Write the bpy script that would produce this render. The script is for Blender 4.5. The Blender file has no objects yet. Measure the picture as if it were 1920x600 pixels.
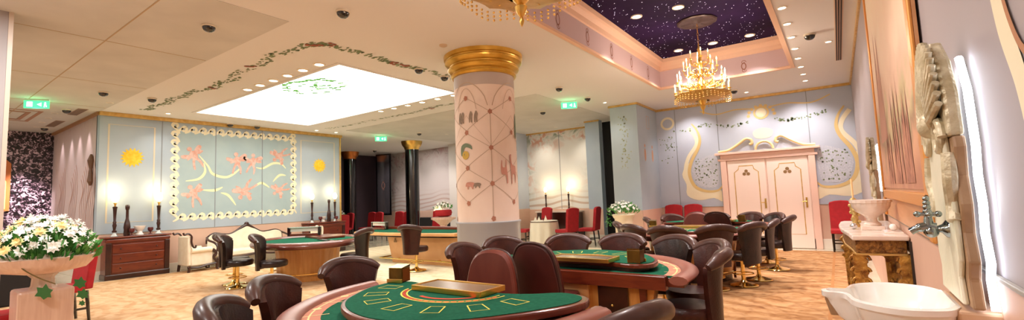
import bpy, math, random
from mathutils import Vector, Matrix
random.seed(7)
PI = math.pi
C = bpy.context.scene.collection
S = bpy.context.scene

# ------------------------------------------------------------------ camera
CH = 1.5
def cam_axes(yaw, pitch, roll):
    cy, sy = math.cos(yaw), math.sin(yaw)
    f = Vector((-sy*math.cos(pitch), cy*math.cos(pitch), math.sin(pitch)))
    r = Vector((cy, sy, 0)); u = r.cross(f)
    cr, sr = math.cos(roll), math.sin(roll)
    return cr*r+sr*u, -sr*r+cr*u, f
AX = cam_axes(.615609, .083829, -.0392594)
cd = bpy.data.cameras.new('camera'); cam = bpy.data.objects.new('camera', cd); C.objects.link(cam)
cd.sensor_width = 36; cd.lens = 860.35/1920*36; cd.clip_start = .05; cd.clip_end = 200
m = Matrix.Identity(4)
for i, v in enumerate((AX[0], AX[1], -AX[2])):
    for j in range(3): m[j][i] = v[j]
m[2][3] = CH
cam.matrix_world = m
S.camera = cam
S.view_settings.view_transform = 'Standard'; S.view_settings.look = 'None'
S.view_settings.gamma = 1; S.view_settings.use_curve_mapping = False
S.view_settings.exposure = 0.0
try:
    S.cycles.max_bounces = 10; S.cycles.diffuse_bounces = 5; S.cycles.glossy_bounces = 4
    S.cycles.sample_clamp_indirect = 6; S.cycles.caustics_reflective = False; S.cycles.caustics_refractive = False
    S.cycles.use_denoising = True
except Exception: pass

# ------------------------------------------------------------------ materials
def lin(c): return tuple((x/12.92 if x <= .04045 else ((x+.055)/1.055)**2.4) for x in c)
def hexc(h): return lin(tuple(int(h[i:i+2], 16)/255 for i in (0, 2, 4)))
MATS = {}
def mat(name, h, rough=.5, metal=0, emit=0, spec=.5, noise=None, bump=0, bscale=40, coat=0, alpha=None, emit_h=None):
    if name in MATS: return MATS[name]
    mt = bpy.data.materials.new(name); mt.use_nodes = True
    nt = mt.node_tree; b = nt.nodes['Principled BSDF']
    c = hexc(h)
    b.inputs['Base Color'].default_value = (*c, 1)
    b.inputs['Roughness'].default_value = rough; b.inputs['Metallic'].default_value = metal
    b.inputs['Specular IOR Level'].default_value = spec
    if coat: b.inputs['Coat Weight'].default_value = coat; b.inputs['Coat Roughness'].default_value = .15
    if emit:
        b.inputs['Emission Color'].default_value = (*hexc(emit_h or h), 1); b.inputs['Emission Strength'].default_value = emit
    if alpha is not None:
        b.inputs['Transmission Weight'].default_value = alpha
    tc = nt.nodes.new('ShaderNodeTexCoord')
    if noise:
        h2, sc, dist = noise[:3]; stretch = noise[3] if len(noise) > 3 else (1, 1, 1)
        mp = nt.nodes.new('ShaderNodeMapping'); mp.inputs['Scale'].default_value = stretch
        nz = nt.nodes.new('ShaderNodeTexNoise'); nz.inputs['Scale'].default_value = sc; nz.inputs['Detail'].default_value = 5
        nz.inputs['Distortion'].default_value = dist
        rp = nt.nodes.new('ShaderNodeValToRGB'); rp.color_ramp.elements[0].position = .35; rp.color_ramp.elements[1].position = .65
        rp.color_ramp.elements[0].color = (*c, 1); rp.color_ramp.elements[1].color = (*hexc(h2), 1)
        nt.links.new(tc.outputs['Object'], mp.inputs['Vector']); nt.links.new(mp.outputs[0], nz.inputs['Vector'])
        nt.links.new(nz.outputs['Fac'], rp.inputs['Fac']); nt.links.new(rp.outputs['Color'], b.inputs['Base Color'])
    if bump:
        n2 = nt.nodes.new('ShaderNodeTexNoise'); n2.inputs['Scale'].default_value = bscale; n2.inputs['Detail'].default_value = 4
        bp = nt.nodes.new('ShaderNodeBump'); bp.inputs['Strength'].default_value = bump; bp.inputs['Distance'].default_value = .02
        nt.links.new(tc.outputs['Object'], n2.inputs['Vector']); nt.links.new(n2.outputs['Fac'], bp.inputs['Height'])
        nt.links.new(bp.outputs[0], b.inputs['Normal'])
    MATS[name] = mt
    return mt
ceil_m = mat('ceiling_plaster', 'e2dfdc', .85, spec=.2)
grayc_m = mat('acoustic_plaster', 'c9c6c0', .9, noise=('d1cec8', 1.5, .3), spec=.1)
cove_m = mat('cove_paint', 'cdb4b6', .8, spec=.2)
blue_m = mat('blue_grey_wall_paint', 'b4bccb', .6, noise=('bcc4d0', 1.2, .2), spec=.3)
blue2_m = mat('pale_blue_wall_paint', 'a5b3bf', .5, noise=('aebbc4', 1.1, .2), spec=.3)
dado_m = mat('peach_dado', 'd8b49e', .55, noise=('d2ad97', 2, .2))
base_m = mat('white_baseboard', 'e8dfd0', .5)
gold_m = mat('gold', 'e6bc66', .28, 1)
goldp_m = mat('gold_paint', 'd8b26c', .4, .35, noise=('c49a50', 9, .3))
brass_m = mat('polished_brass', 'f0cf80', .15, 1)
pinkd_m = mat('pink_door_paint', 'f2dccf', .5)
black_m = mat('black_gloss', '0c0a0c', .12, coat=.6)
dark_m = mat('dark_recess', '141012', .7)
leather_m = mat('brown_leather', '2c100c', .36, noise=('3d1a13', 6, .4), bump=.15, bscale=60, coat=.15)
leather2_m = mat('black_brown_leather', '150c0b', .3, noise=('2c1b17', 6, .4), bump=.15, bscale=60, coat=.2)
leather3_m = mat('chestnut_leather', '6a3226', .38, noise=('56241b', 3, .8, (1, 1, .25)), coat=.1)
roll_m = mat('worn_leather_roll', '4c322b', .36, noise=('35201b', 5, .5), coat=.12)
wood_m = mat('mahogany', '5a2012', .28, noise=('702e18', 4, .8, (1, 1, 6)), coat=.3)
woodd_m = mat('dark_carved_wood', '3a1610', .3, noise=('2a0f0b', 6, .5), coat=.3)
maple_m = mat('honey_wood_panel', 'd79a52', .3, noise=('c98842', 3, .8, (5, 5, .6)), coat=.3)
peachp_m = mat('peach_wood_panel', 'e0aa72', .35, noise=('d79d64', 3, .5), coat=.2)
rim_m = mat('padded_rim_leather', '8d5446', .38, noise=('7c4638', 3, .5), coat=.2)
felt_m = mat('green_felt', '14503a', .95, noise=('1a5a42', 40, .2), spec=.1)
yel_m = mat('yellow_print', 'd8cf62', .9, spec=.1)
red_m = mat('red_print', 'c8503c', .9, spec=.1)
pink_m = mat('pink_print', 'b9806a', .9, spec=.1)
redf_m = mat('red_upholstery', 'b01822', .75, noise=('a0141d', 12, .2), bump=.1, bscale=150)
redd_m = mat('deep_red_upholstery', '7d1218', .8, noise=('6a0e14', 8, .2))
cream_m = mat('cream_upholstery', 'efe6d2', .7, noise=('e8dcc4', 7, .2))
white_m = mat('white_cloth', 'e9e2cf', .8)
marble_m = mat('white_marble', 'eee2d6', .22, noise=('d9c6b8', 3, 1.5), coat=.2)
pinkmar_m = mat('pink_marble', 'dcbfae', .3, noise=('cfae9c', 4, .8, (6, 6, .5)), coat=.2)
cer_m = mat('white_ceramic', 'f6f2ec', .12, coat=.6)
chrome_m = mat('dark_chrome', '9aa6a8', .12, 1)
petal_m = mat('white_petals', 'f7f6f0', .6, emit=0)
yrose_m = mat('cream_rose', 'f0dc9c', .6)
leaf_m = mat('green_leaves', '2f7a2c', .6, noise=('5aa04a', 12, .5))
leafd_m = mat('ivy_leaf', '2c6e35', .5)
flame_m = mat('lit_bulb', 'fff0c8', .4, emit=9, emit_h='ffd89a')
flame2_m = mat('lamp_glow_globe', 'fff2cc', .4, emit=9, emit_h='ffe2a0')
candle_m = mat('candle_sleeve', 'f4d9a8', .5, emit=.2, emit_h='ffb35a')
spot_m = mat('downlight_lens', 'ffffff', .4, emit=9, emit_h='fff4e0')
sky_m = mat('skylight_diffuser', 'ffffff', .5, emit=6.0, emit_h='fffdf6')
dome_m = mat('black_camera_dome', '08080c', .08, coat=1)
grille_m = mat('air_grille', '7d6a5c', .6)
green_m = mat('exit_sign_face', '59d695', .4, emit=1.6, emit_h='3fdc8c')
led_m = mat('led_strip', 'eef4ff', .4, emit=9, emit_h='e6f0ff')
silver_m = mat('silvered_carving', 'ded4b6', .35, .2, noise=('b8a884', 14, .6), bump=.5, bscale=30)
for m_ in (leather_m, leather2_m, leather3_m, roll_m): m_.node_tree.nodes['Principled BSDF'].inputs['Specular IOR Level'].default_value = .3
stone_m = mat('tan_stone', 'b0906f', .5, noise=('9b7857', 5, .6), bump=.2, bscale=14)
cstone_m = mat('cream_stone', 'e9e4cc', .4, noise=('dcdcc2', 4, .6), bump=.1)
crpaint_m = mat('cream_wall_paint', 'ece3c4', .7, spec=.2)
gpaint_m = mat('gold_wall_paint', 'dcc083', .6, spec=.3)
spaint_m = mat('salmon_wall_paint', 'd8bdb2', .7, noise=('d09a88', 9, .8), spec=.2)
rpaint_m = mat('pale_ribbon_paint', 'e3e3b8', .7, spec=.2)
sun_m = mat('sun_paint', 'eeb92c', .7, noise=('f2cf4a', 12, .3), spec=.2)
gripaint_m = mat('green_garland_paint', '8b9a74', .8, noise=('6f7d62', 20, .3), spec=.1)
rosep_m = mat('rose_paint', 'a96a55', .8, noise=('8e5a4c', 30, .3), spec=.1)
seam_m = mat('panel_seam', '8a8f94', .8)
pil_m = mat('pillar_trellis_ground', 'dfcabb', .7, noise=('e4d2c4', 2, .3), spec=.2)
pilg_m = mat('pillar_base_grey', 'a2a8ae', .35, noise=('9aa0a6', 1.2, .3), coat=.2)
line_m = mat('trellis_line_paint', 'bda792', .8)
glass_m = mat('clear_glass', 'ffffff', .05, alpha=1.0)
mirror_m = mat('dark_mirror', '9d97a0', .12, .85)
tile_m = mat('marble_tiles', 'cfc8b0', .15, noise=('bfb99f', 2, 1.0), coat=.2)

def nodes_mat(name, rough=.8):
    mt = bpy.data.materials.new(name); mt.use_nodes = True
    nt = mt.node_tree; b = nt.nodes['Principled BSDF']; b.inputs['Roughness'].default_value = rough
    return mt, nt, b
def N(nt, t, **kw):
    n = nt.nodes.new(t)
    for k, v in kw.items():
        if k in n.inputs: n.inputs[k].default_value = v
        else: setattr(n, k, v)
    return n
def ramp(nt, stops):
    r = nt.nodes.new('ShaderNodeValToRGB'); e = r.color_ramp.elements
    while len(e) < len(stops): e.new(.5)
    for x, (p, h) in zip(e, stops): x.position = p; x.color = (*hexc(h), 1)
    return r
def carpet_mat(name, base, mid, dark, light):
    mt, nt, b = nodes_mat(name, .95); b.inputs['Specular IOR Level'].default_value = .1
    tc = N(nt, 'ShaderNodeTexCoord')
    v = N(nt, 'ShaderNodeTexVoronoi', Scale=2.6); v.feature = 'DISTANCE_TO_EDGE'
    v2 = N(nt, 'ShaderNodeTexVoronoi', Scale=1.0); v2.feature = 'F1'
    w = N(nt, 'ShaderNodeTexWave', Scale=1.0, Distortion=14.0, Detail=3.0); w.wave_type = 'RINGS'
    n = N(nt, 'ShaderNodeTexNoise', Scale=5.0, Detail=8.0, Distortion=1.4)
    for q in (v, v2, w, n): nt.links.new(tc.outputs['Object'], q.inputs['Vector'])
    r1 = ramp(nt, [(.3, dark), (.43, mid), (.55, base), (.72, light)])
    nt.links.new(n.outputs['Fac'], r1.inputs['Fac'])
    r2 = ramp(nt, [(.0, dark), (.05, mid), (.1, base)]); nt.links.new(v.outputs['Distance'], r2.inputs['Fac'])
    r3 = ramp(nt, [(.3, mid), (.45, base), (.62, light)]); nt.links.new(w.outputs['Fac'], r3.inputs['Fac'])
    m1 = N(nt, 'ShaderNodeMixRGB', Fac=.35); nt.links.new(r1.outputs[0], m1.inputs[1]); nt.links.new(r2.outputs[0], m1.inputs[2])
    m2 = N(nt, 'ShaderNodeMixRGB', Fac=.3); nt.links.new(m1.outputs[0], m2.inputs[1]); nt.links.new(r3.outputs[0], m2.inputs[2])
    nt.links.new(m2.outputs[0], b.inputs['Base Color'])
    MATS[name] = mt; return mt
carpet_m = carpet_mat('tan_patterned_carpet', 'b0875c', '976a42', '6e4830', 'c39c72')
carpet2_m = carpet_mat('golden_patterned_carpet', 'd0ab84', 'c0966c', 'a67c54', 'dcbd98')
def mural_mat(name, ground, leaf1, leaf2, wave, zlo, zhi, H, x0, x1, axis='X'):
    """painted panel: foliage towards the top corners, flowing waves near the bottom"""
    mt, nt, b = nodes_mat(name, .7); b.inputs['Specular IOR Level'].default_value = .2
    tc = N(nt, 'ShaderNodeTexCoord'); sp = N(nt, 'ShaderNodeSeparateXYZ'); nt.links.new(tc.outputs['Object'], sp.inputs[0])
    n = N(nt, 'ShaderNodeTexNoise', Scale=3.2, Detail=9.0, Distortion=.8); nt.links.new(tc.outputs['Object'], n.inputs['Vector'])
    n2 = N(nt, 'ShaderNodeTexNoise', Scale=1.6, Detail=2.0); nt.links.new(tc.outputs['Object'], n2.inputs['Vector'])
    leaf = ramp(nt, [(.38, leaf1), (.5, ground), (.6, leaf2)]); nt.links.new(n.outputs['Fac'], leaf.inputs['Fac'])
    def mr(src, a, c_):
        q = N(nt, 'ShaderNodeMapRange'); q.inputs[1].default_value = a; q.inputs[2].default_value = c_; nt.links.new(src, q.inputs[0]); return q.outputs[0]
    top = mr(sp.outputs['Z'], zhi, H)
    ed = mr(sp.outputs[axis], (x0+x1)/2, x0); ed2 = mr(sp.outputs[axis], (x0+x1)/2, x1)
    mx = N(nt, 'ShaderNodeMath', operation='MAXIMUM'); nt.links.new(ed, mx.inputs[0]); nt.links.new(ed2, mx.inputs[1])
    pw = N(nt, 'ShaderNodeMath', operation='POWER'); nt.links.new(mx.outputs[0], pw.inputs[0]); pw.inputs[1].default_value = 4
    ad = N(nt, 'ShaderNodeMath', operation='ADD', use_clamp=True); nt.links.new(top, ad.inputs[0]); nt.links.new(pw.outputs[0], ad.inputs[1])
    mu = N(nt, 'ShaderNodeMath', operation='MULTIPLY', use_clamp=True); nt.links.new(ad.outputs[0], mu.inputs[0])
    m9 = mr(n2.outputs['Fac'], .35, .6); nt.links.new(m9, mu.inputs[1])
    m1 = N(nt, 'ShaderNodeMixRGB'); m1.inputs[1].default_value = (*hexc(ground), 1)
    nt.links.new(mu.outputs[0], m1.inputs[0]); nt.links.new(leaf.outputs[0], m1.inputs[2])
    mp = N(nt, 'ShaderNodeMapping'); mp.inputs['Scale'].default_value = (1, 1, 1.5); nt.links.new(tc.outputs['Object'], mp.inputs[0])
    w = N(nt, 'ShaderNodeTexWave', Scale=1.0, Distortion=13.0, Detail=1.5); w.bands_direction = 'Z'; w.inputs['Detail Scale'].default_value = .45
    nt.links.new(mp.outputs[0], w.inputs['Vector'])
    wr = ramp(nt, [(.0, wave), (.16, wave), (.4, ground)]); nt.links.new(w.outputs['Fac'], wr.inputs['Fac'])
    low = mr(sp.outputs['Z'], zlo+.2, zlo-.3)
    m2 = N(nt, 'ShaderNodeMixRGB'); nt.links.new(low, m2.inputs[0]); nt.links.new(m1.outputs[0], m2.inputs[1]); nt.links.new(wr.outputs[0], m2.inputs[2])
    nt.links.new(m2.outputs[0], b.inputs['Base Color'])
    return mt
def speckle_mat():
    mt, nt, b = nodes_mat('sequin_curtain', .3)
    tc = N(nt, 'ShaderNodeTexCoord')
    n = N(nt, 'ShaderNodeTexNoise', Scale=14.0, Detail=8.0, Distortion=1.0); nt.links.new(tc.outputs['Object'], n.inputs['Vector'])
    r = ramp(nt, [(.44, '0a0508'), (.53, '4a343e'), (.62, 'cbb0b8')]); nt.links.new(n.outputs['Fac'], r.inputs['Fac'])
    nt.links.new(r.outputs[0], b.inputs['Base Color'])
    bp = N(nt, 'ShaderNodeBump', Strength=.8); nt.links.new(n.outputs['Fac'], bp.inputs['Height']); nt.links.new(bp.outputs[0], b.inputs['Normal'])
    return mt
seq_m = speckle_mat()
def landscape_mat():
    mt, nt, b = nodes_mat('landscape_canvas', .6)
    tc = N(nt, 'ShaderNodeTexCoord'); sp = N(nt, 'ShaderNodeSeparateXYZ'); nt.links.new(tc.outputs['Object'], sp.inputs[0])
    n = N(nt, 'ShaderNodeTexNoise', Scale=2.2, Detail=8.0, Distortion=.7); nt.links.new(tc.outputs['Object'], n.inputs['Vector'])
    a = N(nt, 'ShaderNodeMath', operation='MULTIPLY_ADD'); nt.links.new(n.outputs['Fac'], a.inputs[0]); a.inputs[1].default_value = 1.0
    nt.links.new(sp.outputs['Z'], a.inputs[2])
    q = N(nt, 'ShaderNodeMapRange'); q.inputs[1].default_value = 1.9; q.inputs[2].default_value = 4.0; nt.links.new(a.outputs[0], q.inputs[0])
    r = ramp(nt, [(.0, 'c08a70'), (.14, 'e0ac88'), (.22, 'a98a6c'), (.3, 'cdbb8c'), (.38, 'e6c0a4'), (.5, 'f4d2b6'), (.9, 'f8e4c6')]); nt.links.new(q.outputs[0], r.inputs['Fac'])
    nt.links.new(r.outputs[0], b.inputs['Base Color']); return mt
canvas_m = landscape_mat()

# ------------------------------------------------------------------ mesh helpers
class MB:
    def __init__(s): s.v = []; s.f = []; s.M = Matrix.Identity(4)
    def at(s, x=0, y=0, z=0, rz=0, rx=0, ry=0):
        s.M = Matrix.Translation((x, y, z)) @ Matrix.Rotation(rz, 4, 'Z') @ Matrix.Rotation(ry, 4, 'Y') @ Matrix.Rotation(rx, 4, 'X'); return s
    def add(s, vs, fs):
        o = len(s.v); s.v += [tuple(s.M @ Vector(p)) for p in vs]; s.f += [tuple(i+o for i in f) for f in fs]; return s
    def box(s, x0, x1, y0, y1, z0, z1, t=0):
        """box; t insets the bottom so that it tapers down"""
        vs = [(x0+t, y0+t, z0), (x1-t, y0+t, z0), (x1-t, y1-t, z0), (x0+t, y1-t, z0), (x0, y0, z1), (x1, y0, z1), (x1, y1, z1), (x0, y1, z1)]
        return s.add(vs, [(0, 3, 2, 1), (4, 5, 6, 7), (0, 1, 5, 4), (1, 2, 6, 5), (2, 3, 7, 6), (3, 0, 4, 7)])
    def lathe(s, prof, n=24, cx=0, cy=0, cap=True, a0=0, a1=2*PI, wob=0, wn=8):
        full = abs(a1-a0-2*PI) < 1e-6; k = n if full else n+1
        vs = []
        for r, z in prof:
            for i in range(k):
                a = a0+(a1-a0)*i/n; rr = r*(1+wob*math.cos(wn*a))
                vs.append((cx+rr*math.cos(a), cy+rr*math.sin(a), z))
        fs = []
        for j in range(len(prof)-1):
            for i in range(n):
                i2 = (i+1) % k
                fs.append((j*k+i, j*k+i2, (j+1)*k+i2, (j+1)*k+i))
        if cap and full:
            fs.append(tuple(range(k-1, -1, -1))); fs.append(tuple(range((len(prof)-1)*k, len(prof)*k)))
        return s.add(vs, fs)
    def tube(s, pts, r, n=10, closed=False, flat=1.0):
        pts = [Vector(p) for p in pts]; m_ = len(pts)
        rs = r if isinstance(r, (list, tuple)) else [r]*m_
        vs = []; up = None
        for i, p in enumerate(pts):
            a = pts[i-1] if (i or closed) else p; b = pts[(i+1) % m_] if (i < m_-1 or closed) else p
            t = (b-a).normalized()
            if up is None:
                up = Vector((0, 0, 1)) if abs(t.z) < .9 else Vector((1, 0, 0))
            x = up-t*up.dot(t)
            if x.length < 1e-4: x = Vector((1, 0, 0))-t*t.x
            x.normalize(); up = x; y = t.cross(x)
            for k in range(n):
                q = 2*PI*k/n; vs.append(p+x*math.cos(q)*rs[i]+y*math.sin(q)*rs[i]*flat)
        fs = []
        for i in range(m_ if closed else m_-1):
            j = (i+1) % m_
            for k in range(n):
                k2 = (k+1) % n; fs.append((i*n+k, i*n+k2, j*n+k2, j*n+k))
        if not closed: fs += [tuple(range(n-1, -1, -1)), tuple(range((m_-1)*n, m_*n))]
        return s.add(vs, fs)
    def prism(s, poly, z0, z1):
        n = len(poly)
        vs = [(x, y, z0) for x, y in poly]+[(x, y, z1) for x, y in poly]
        return s.add(vs, [tuple(range(n-1, -1, -1)), tuple(range(n, 2*n))]+[(i, (i+1) % n, (i+1) % n+n, i+n) for i in range(n)])
    def slabyz(s, poly, x0, x1):
        n = len(poly)
        vs = [(x0, a, b) for a, b in poly]+[(x1, a, b) for a, b in poly]
        return s.add(vs, [tuple(range(n-1, -1, -1)), tuple(range(n, 2*n))]+[(i, (i+1) % n, (i+1) % n+n, i+n) for i in range(n)])
    def slabxz(s, poly, y0, y1):
        n = len(poly)
        vs = [(a, y0, b) for a, b in poly]+[(a, y1, b) for a, b in poly]
        return s.add(vs, [tuple(range(n)), tuple(range(2*n-1, n-1, -1))]+[(i, i+n, (i+1) % n+n, (i+1) % n) for i in range(n)])
    def ball(s, c, r, n=10, m_=6, sc=(1, 1, 1), jit=0):
        vs = [(c[0], c[1], c[2]-r*sc[2])]
        for j in range(1, m_):
            a = -PI/2+PI*j/m_
            for i in range(n):
                q = 2*PI*i/n; k = 1+random.uniform(-jit, jit)
                vs.append((c[0]+r*k*sc[0]*math.cos(a)*math.cos(q), c[1]+r*k*sc[1]*math.cos(a)*math.sin(q), c[2]+r*k*sc[2]*math.sin(a)))
        vs.append((c[0], c[1], c[2]+r*sc[2]))
        fs = [(0, 1+(i+1) % n, 1+i) for i in range(n)]
        for j in range(m_-2):
            for i in range(n):
                i2 = (i+1) % n; fs.append((1+j*n+i, 1+j*n+i2, 1+(j+1)*n+i2, 1+(j+1)*n+i))
        b = 1+(m_-2)*n; t = len(vs)-1
        fs += [(b+i, b+(i+1) % n, t) for i in range(n)]
        return s.add(vs, fs)
    def shell(s, inner, outer, nu, nv):
        """closed thick sheet from two grids of points"""
        vs = []
        for g in (inner, outer):
            for j in range(nv+1):
                for i in range(nu+1): vs.append(g(i/nu, j/nv))
        k = nu+1; o = k*(nv+1); fs = []
        for j in range(nv):
            for i in range(nu):
                a = j*k+i; fs.append((a, a+1, a+k+1, a+k)); fs.append((o+a, o+a+k, o+a+k+1, o+a+1))
        for i in range(nu):
            fs.append((i, o+i, o+i+1, i+1)); a = nv*k+i; fs.append((a, a+1, o+a+1, o+a))
        for j in range(nv):
            a = j*k; fs.append((a, a+k, o+a+k, o+a)); a = j*k+nu; fs.append((a, o+a, o+a+k, a+k))
        return s.add(vs, fs)
    def build(s, name, mt, parent=None, smooth=False, bevel=0):
        me = bpy.data.meshes.new(name); me.from_pydata(s.v, [], s.f); me.materials.append(mt); me.validate()
        if smooth:
            me.polygons.foreach_set('use_smooth', [True]*len(me.polygons))
            try: me.set_sharp_from_angle(angle=math.radians(38))
            except Exception: pass
        me.update()
        o = bpy.data.objects.new(name, me); C.objects.link(o)
        if parent is not None: adopt(o, parent)
        if bevel:
            b = o.modifiers.new('bevel', 'BEVEL'); b.width = bevel; b.segments = 2; b.limit_method = 'ANGLE'
        return o
def tag(o, label, cat, group=None, kind=None):
    o['label'] = label
    if cat: o['category'] = cat
    if group: o['group'] = group
    if kind: o['kind'] = kind
    return o
def thing(name, label, cat, loc=(0, 0, 0), rz=0, group=None):
    o = bpy.data.objects.new(name, None); C.objects.link(o); o.empty_display_size = .1
    o.location = loc; o.rotation_euler = (0, 0, rz)
    return tag(o, label, cat, group)
KIDS = {}
def dup(src, loc, rz, label, scale=None):
    def cp(o, p):
        c = o.copy(); C.objects.link(c)
        if p is not None: adopt(c, p)
        for ch in KIDS_OF(o): cp(ch, c)
        return c
    r = cp(src, None); r.location = loc; r.rotation_euler = (0, 0, rz); r['label'] = label
    if scale: r.scale = (scale,)*3
    return r
REG = {}
def adopt(c, p):
    c.parent = p; REG.setdefault(p.name, []).append(c)
def KIDS_OF(o): return list(REG.get(o.name, []))
def struct(o): o['kind'] = 'structure'; return o
def crom(pts, k=6, closed=True):
    """Catmull-Rom through 2D or 3D points"""
    n = len(pts); out = []
    rng = range(n) if closed else range(n-1)
    for i in rng:
        g = lambda j: Vector(pts[j % n] if closed else pts[max(0, min(n-1, j))])
        p0, p1, p2, p3 = g(i-1), g(i), g(i+1), g(i+2)
        for q in range(k):
            t = q/k
            out.append(tuple(.5*((2*p1)+(p2-p0)*t+(2*p0-5*p1+4*p2-p3)*t*t+(3*p1-p0-3*p2+p3)*t**3)))
    if not closed: out.append(tuple(pts[-1]))
    return out
# painted marks on a surface
class Plane:
    def __init__(s, o, u, n): s.o = Vector(o); s.u = Vector(u); s.n = Vector(n); s.v = Vector((0, 0, 1)) if abs(n[2]) < .5 else Vector((0, 1, 0))
    def P(s, a, b, off): return s.o+s.u*a+s.v*b+s.n*off
class Cyl:
    def __init__(s, c, r): s.c = Vector(c); s.r = r
    def P(s, a, b, off):
        q = a/s.r; return s.c+Vector(((s.r+off)*math.cos(q), (s.r+off)*math.sin(q), b))
def ribbon(mb, sf, pts, w, off=.004, closed=False):
    n = len(pts); ws = w if isinstance(w, (list, tuple)) else [w]*n
    L = []; R_ = []
    for i in range(n):
        a = pts[i-1] if (i or closed) else pts[i]; b = pts[(i+1) % n] if (i < n-1 or closed) else pts[i]
        dx, dy = b[0]-a[0], b[1]-a[1]; l = math.hypot(dx, dy) or 1
        nx, ny = -dy/l*ws[i]/2, dx/l*ws[i]/2
        L.append((pts[i][0]+nx, pts[i][1]+ny)); R_.append((pts[i][0]-nx, pts[i][1]-ny))
    vs = [sf.P(a, b, off) for a, b in L]+[sf.P(a, b, off) for a, b in R_]
    fs = [(i, (i+1) % n, n+(i+1) % n, n+i) for i in range(n if closed else n-1)]
    mb.add(vs, fs)
def fill(mb, sf, poly, off=.003): mb.add([sf.P(a, b, off) for a, b in poly], [tuple(range(len(poly)))])
def disc(mb, sf, a, b, r, off=.005, n=12, sx=1, sy=1, ph=0, jag=0):
    fill(mb, sf, [(a+r*sx*(1+(jag if i % 2 else 0))*math.cos(ph+2*PI*i/n), b+r*sy*(1+(jag if i % 2 else 0))*math.sin(ph+2*PI*i/n)) for i in range(n)], off)
def curl(cx, cy, s, d=1, turns=1.15, rot=0):
    """small spiral"""
    out = []
    for i in range(15):
        t = i/14; a = rot+d*t*turns*2*PI; r = s*(1-.75*t)
        out.append((cx+r*math.cos(a), cy+r*math.sin(a)))
    return out

# ================================================================== ROOM
H = 3.93
XR, XL, YF = .424, -14.07, 13.44
# floor
struct(MB().box(-20, 1.2, -3.2, 16, -.12, 0).build('floor', tile_m))
def ceiling():
    mb = MB()
    # slab split around two openings: skylight (-12.78..-6.85, 4.63..7.6) and star cove (-3.24..-.58, 0.2..10.76)
    z0, z1 = H, H+.12
    xs = [-20, -12.78, -6.85, -3.24, -.58, 1.2]; ys = [-3.2, .2, 4.63, 7.6, 10.76, 16]
    for i in range(5):
        for j in range(5):
            if i == 1 and j == 2: continue
            if i == 3 and j in (1, 2, 3): continue
            mb.box(xs[i], xs[i+1], ys[j], ys[j+1], z0, z1)
    return struct(mb.build('ceiling', ceil_m))
ceil_o = ceiling()
sfC = Plane((0, 0, H), (1, 0, 0), (0, 0, -1))
mb = MB()
mb.box(-19.5, -5.7, -3, 3.12, H-.006, H); mb.box(-13, -5.62, 9.03, 14.4, H-.006, H)
struct(mb.build('acoustic_panel', grayc_m, ceil_o))
mb = MB()
for x in (-8.2, -10.9, -13.5): mb.box(x-.008, x+.008, -3, 3.1, H-.009, H-.005)
for y in (.6, 1.85): mb.box(-19, -5.72, y-.008, y+.008, H-.009, H-.005)
mb.build('panel_seam', mat('ceiling_seam_line', 'b9a283', .9), ceil_o)  # darker joint lines between the acoustic panels
# cove
cv = (-3.24, -.58, .2, 10.76)
mb = MB()
mb.box(cv[0]-.08, cv[0]+.006, cv[2], cv[3], H+.001, 4.72); mb.box(cv[1]-.006, cv[1]+.08, cv[2], cv[3], H+.001, 4.72)
mb.box(cv[0]-.08, cv[1]+.08, cv[3]-.006, cv[3]+.08, H+.001, 4.72); mb.box(cv[0]-.08, cv[1]+.08, cv[2]-.08, cv[2]+.006, H+.001, 4.72)
cove = struct(mb.build('ceiling_cove', cove_m))
def frame_loft(x0, x1, y0, y1, prof):
    mb = MB(); vs = []; fs = []
    for ins, z in prof:
        vs += [(x0+ins, y0+ins, z), (x1-ins, y0+ins, z), (x1-ins, y1-ins, z), (x0+ins, y1-ins, z)]
    for j in range(len(prof)-1):
        for i in range(4): fs.append((j*4+i, j*4+(i+1) % 4, (j+1)*4+(i+1) % 4, (j+1)*4+i))
    return mb.add(vs, fs)
frame_loft(*cv, [(0, 4.34), (.03, 4.36), (.04, 4.44), (.09, 4.5), (.13, 4.52), (.14, 4.6)]).build('crown_moulding', mat('cove_crown', 'e9c2a6', .6), cove)
star = struct(MB().box(cv[0], cv[1], cv[2], cv[3], 4.6, 4.7).build('ceiling_night_sky', mat('midnight_purple', '180c24', .8, noise=('26133a', 1.2, .3), spec=.1)))
frame_loft(cv[0]-.05, cv[1]+.05, cv[2]-.05, cv[3]+.05, [(0, H-.001), (.0, H-.012), (.075, H-.012), (.075, H+.03), (.045, H+.05)]).build('cove_lip', mat('cove_lip', 'e8c0a2', .6), cove)
mb = MB()
for i in range(950):
    x = random.uniform(cv[0]+.16, cv[1]-.16); y = random.uniform(2, cv[3]-.16); r = random.choice((.004, .005, .007, .009))
    mb.add([(x+r*math.cos(q*PI/2), y+r*math.sin(q*PI/2), 4.597) for q in range(4)], [(3, 2, 1, 0)])
st = mb.build('fibre_optic_stars', mat('star_points', 'ffffff', .5, emit=2.6, emit_h='e6dcff'), star); st['kind'] = 'stuff'
def cart(mb, sf, a, b, s):
    ribbon(mb, sf, [(a+s*.6*math.cos(q*PI/8), b+s*math.sin(q*PI/8)) for q in range(16)], .02, closed=True)
    ribbon(mb, sf, curl(a, b+s*1.2, .05, 1), .012); ribbon(mb, sf, curl(a, b-s*1.2, .05, -1), .012)
sfc = Plane((cv[0]+.006, 0, 0), (0, 1, 0), (1, 0, 0)); mb = MB()
for y in (9.9, 8.9, 7.9, 6.9, 5.9, 4.9, 3.9): cart(mb, sfc, y, 4.15, .085)
sfc2 = Plane((0, cv[3]-.006, 0), (1, 0, 0), (0, -1, 0)); cart(mb, sfc2, -1.45, 4.12, .07); cart(mb, sfc2, -2.4, 4.12, .07)
mb.build('painted_medallion', mat('brown_cartouche_paint', '9c6a58', .8), cove)
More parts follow.
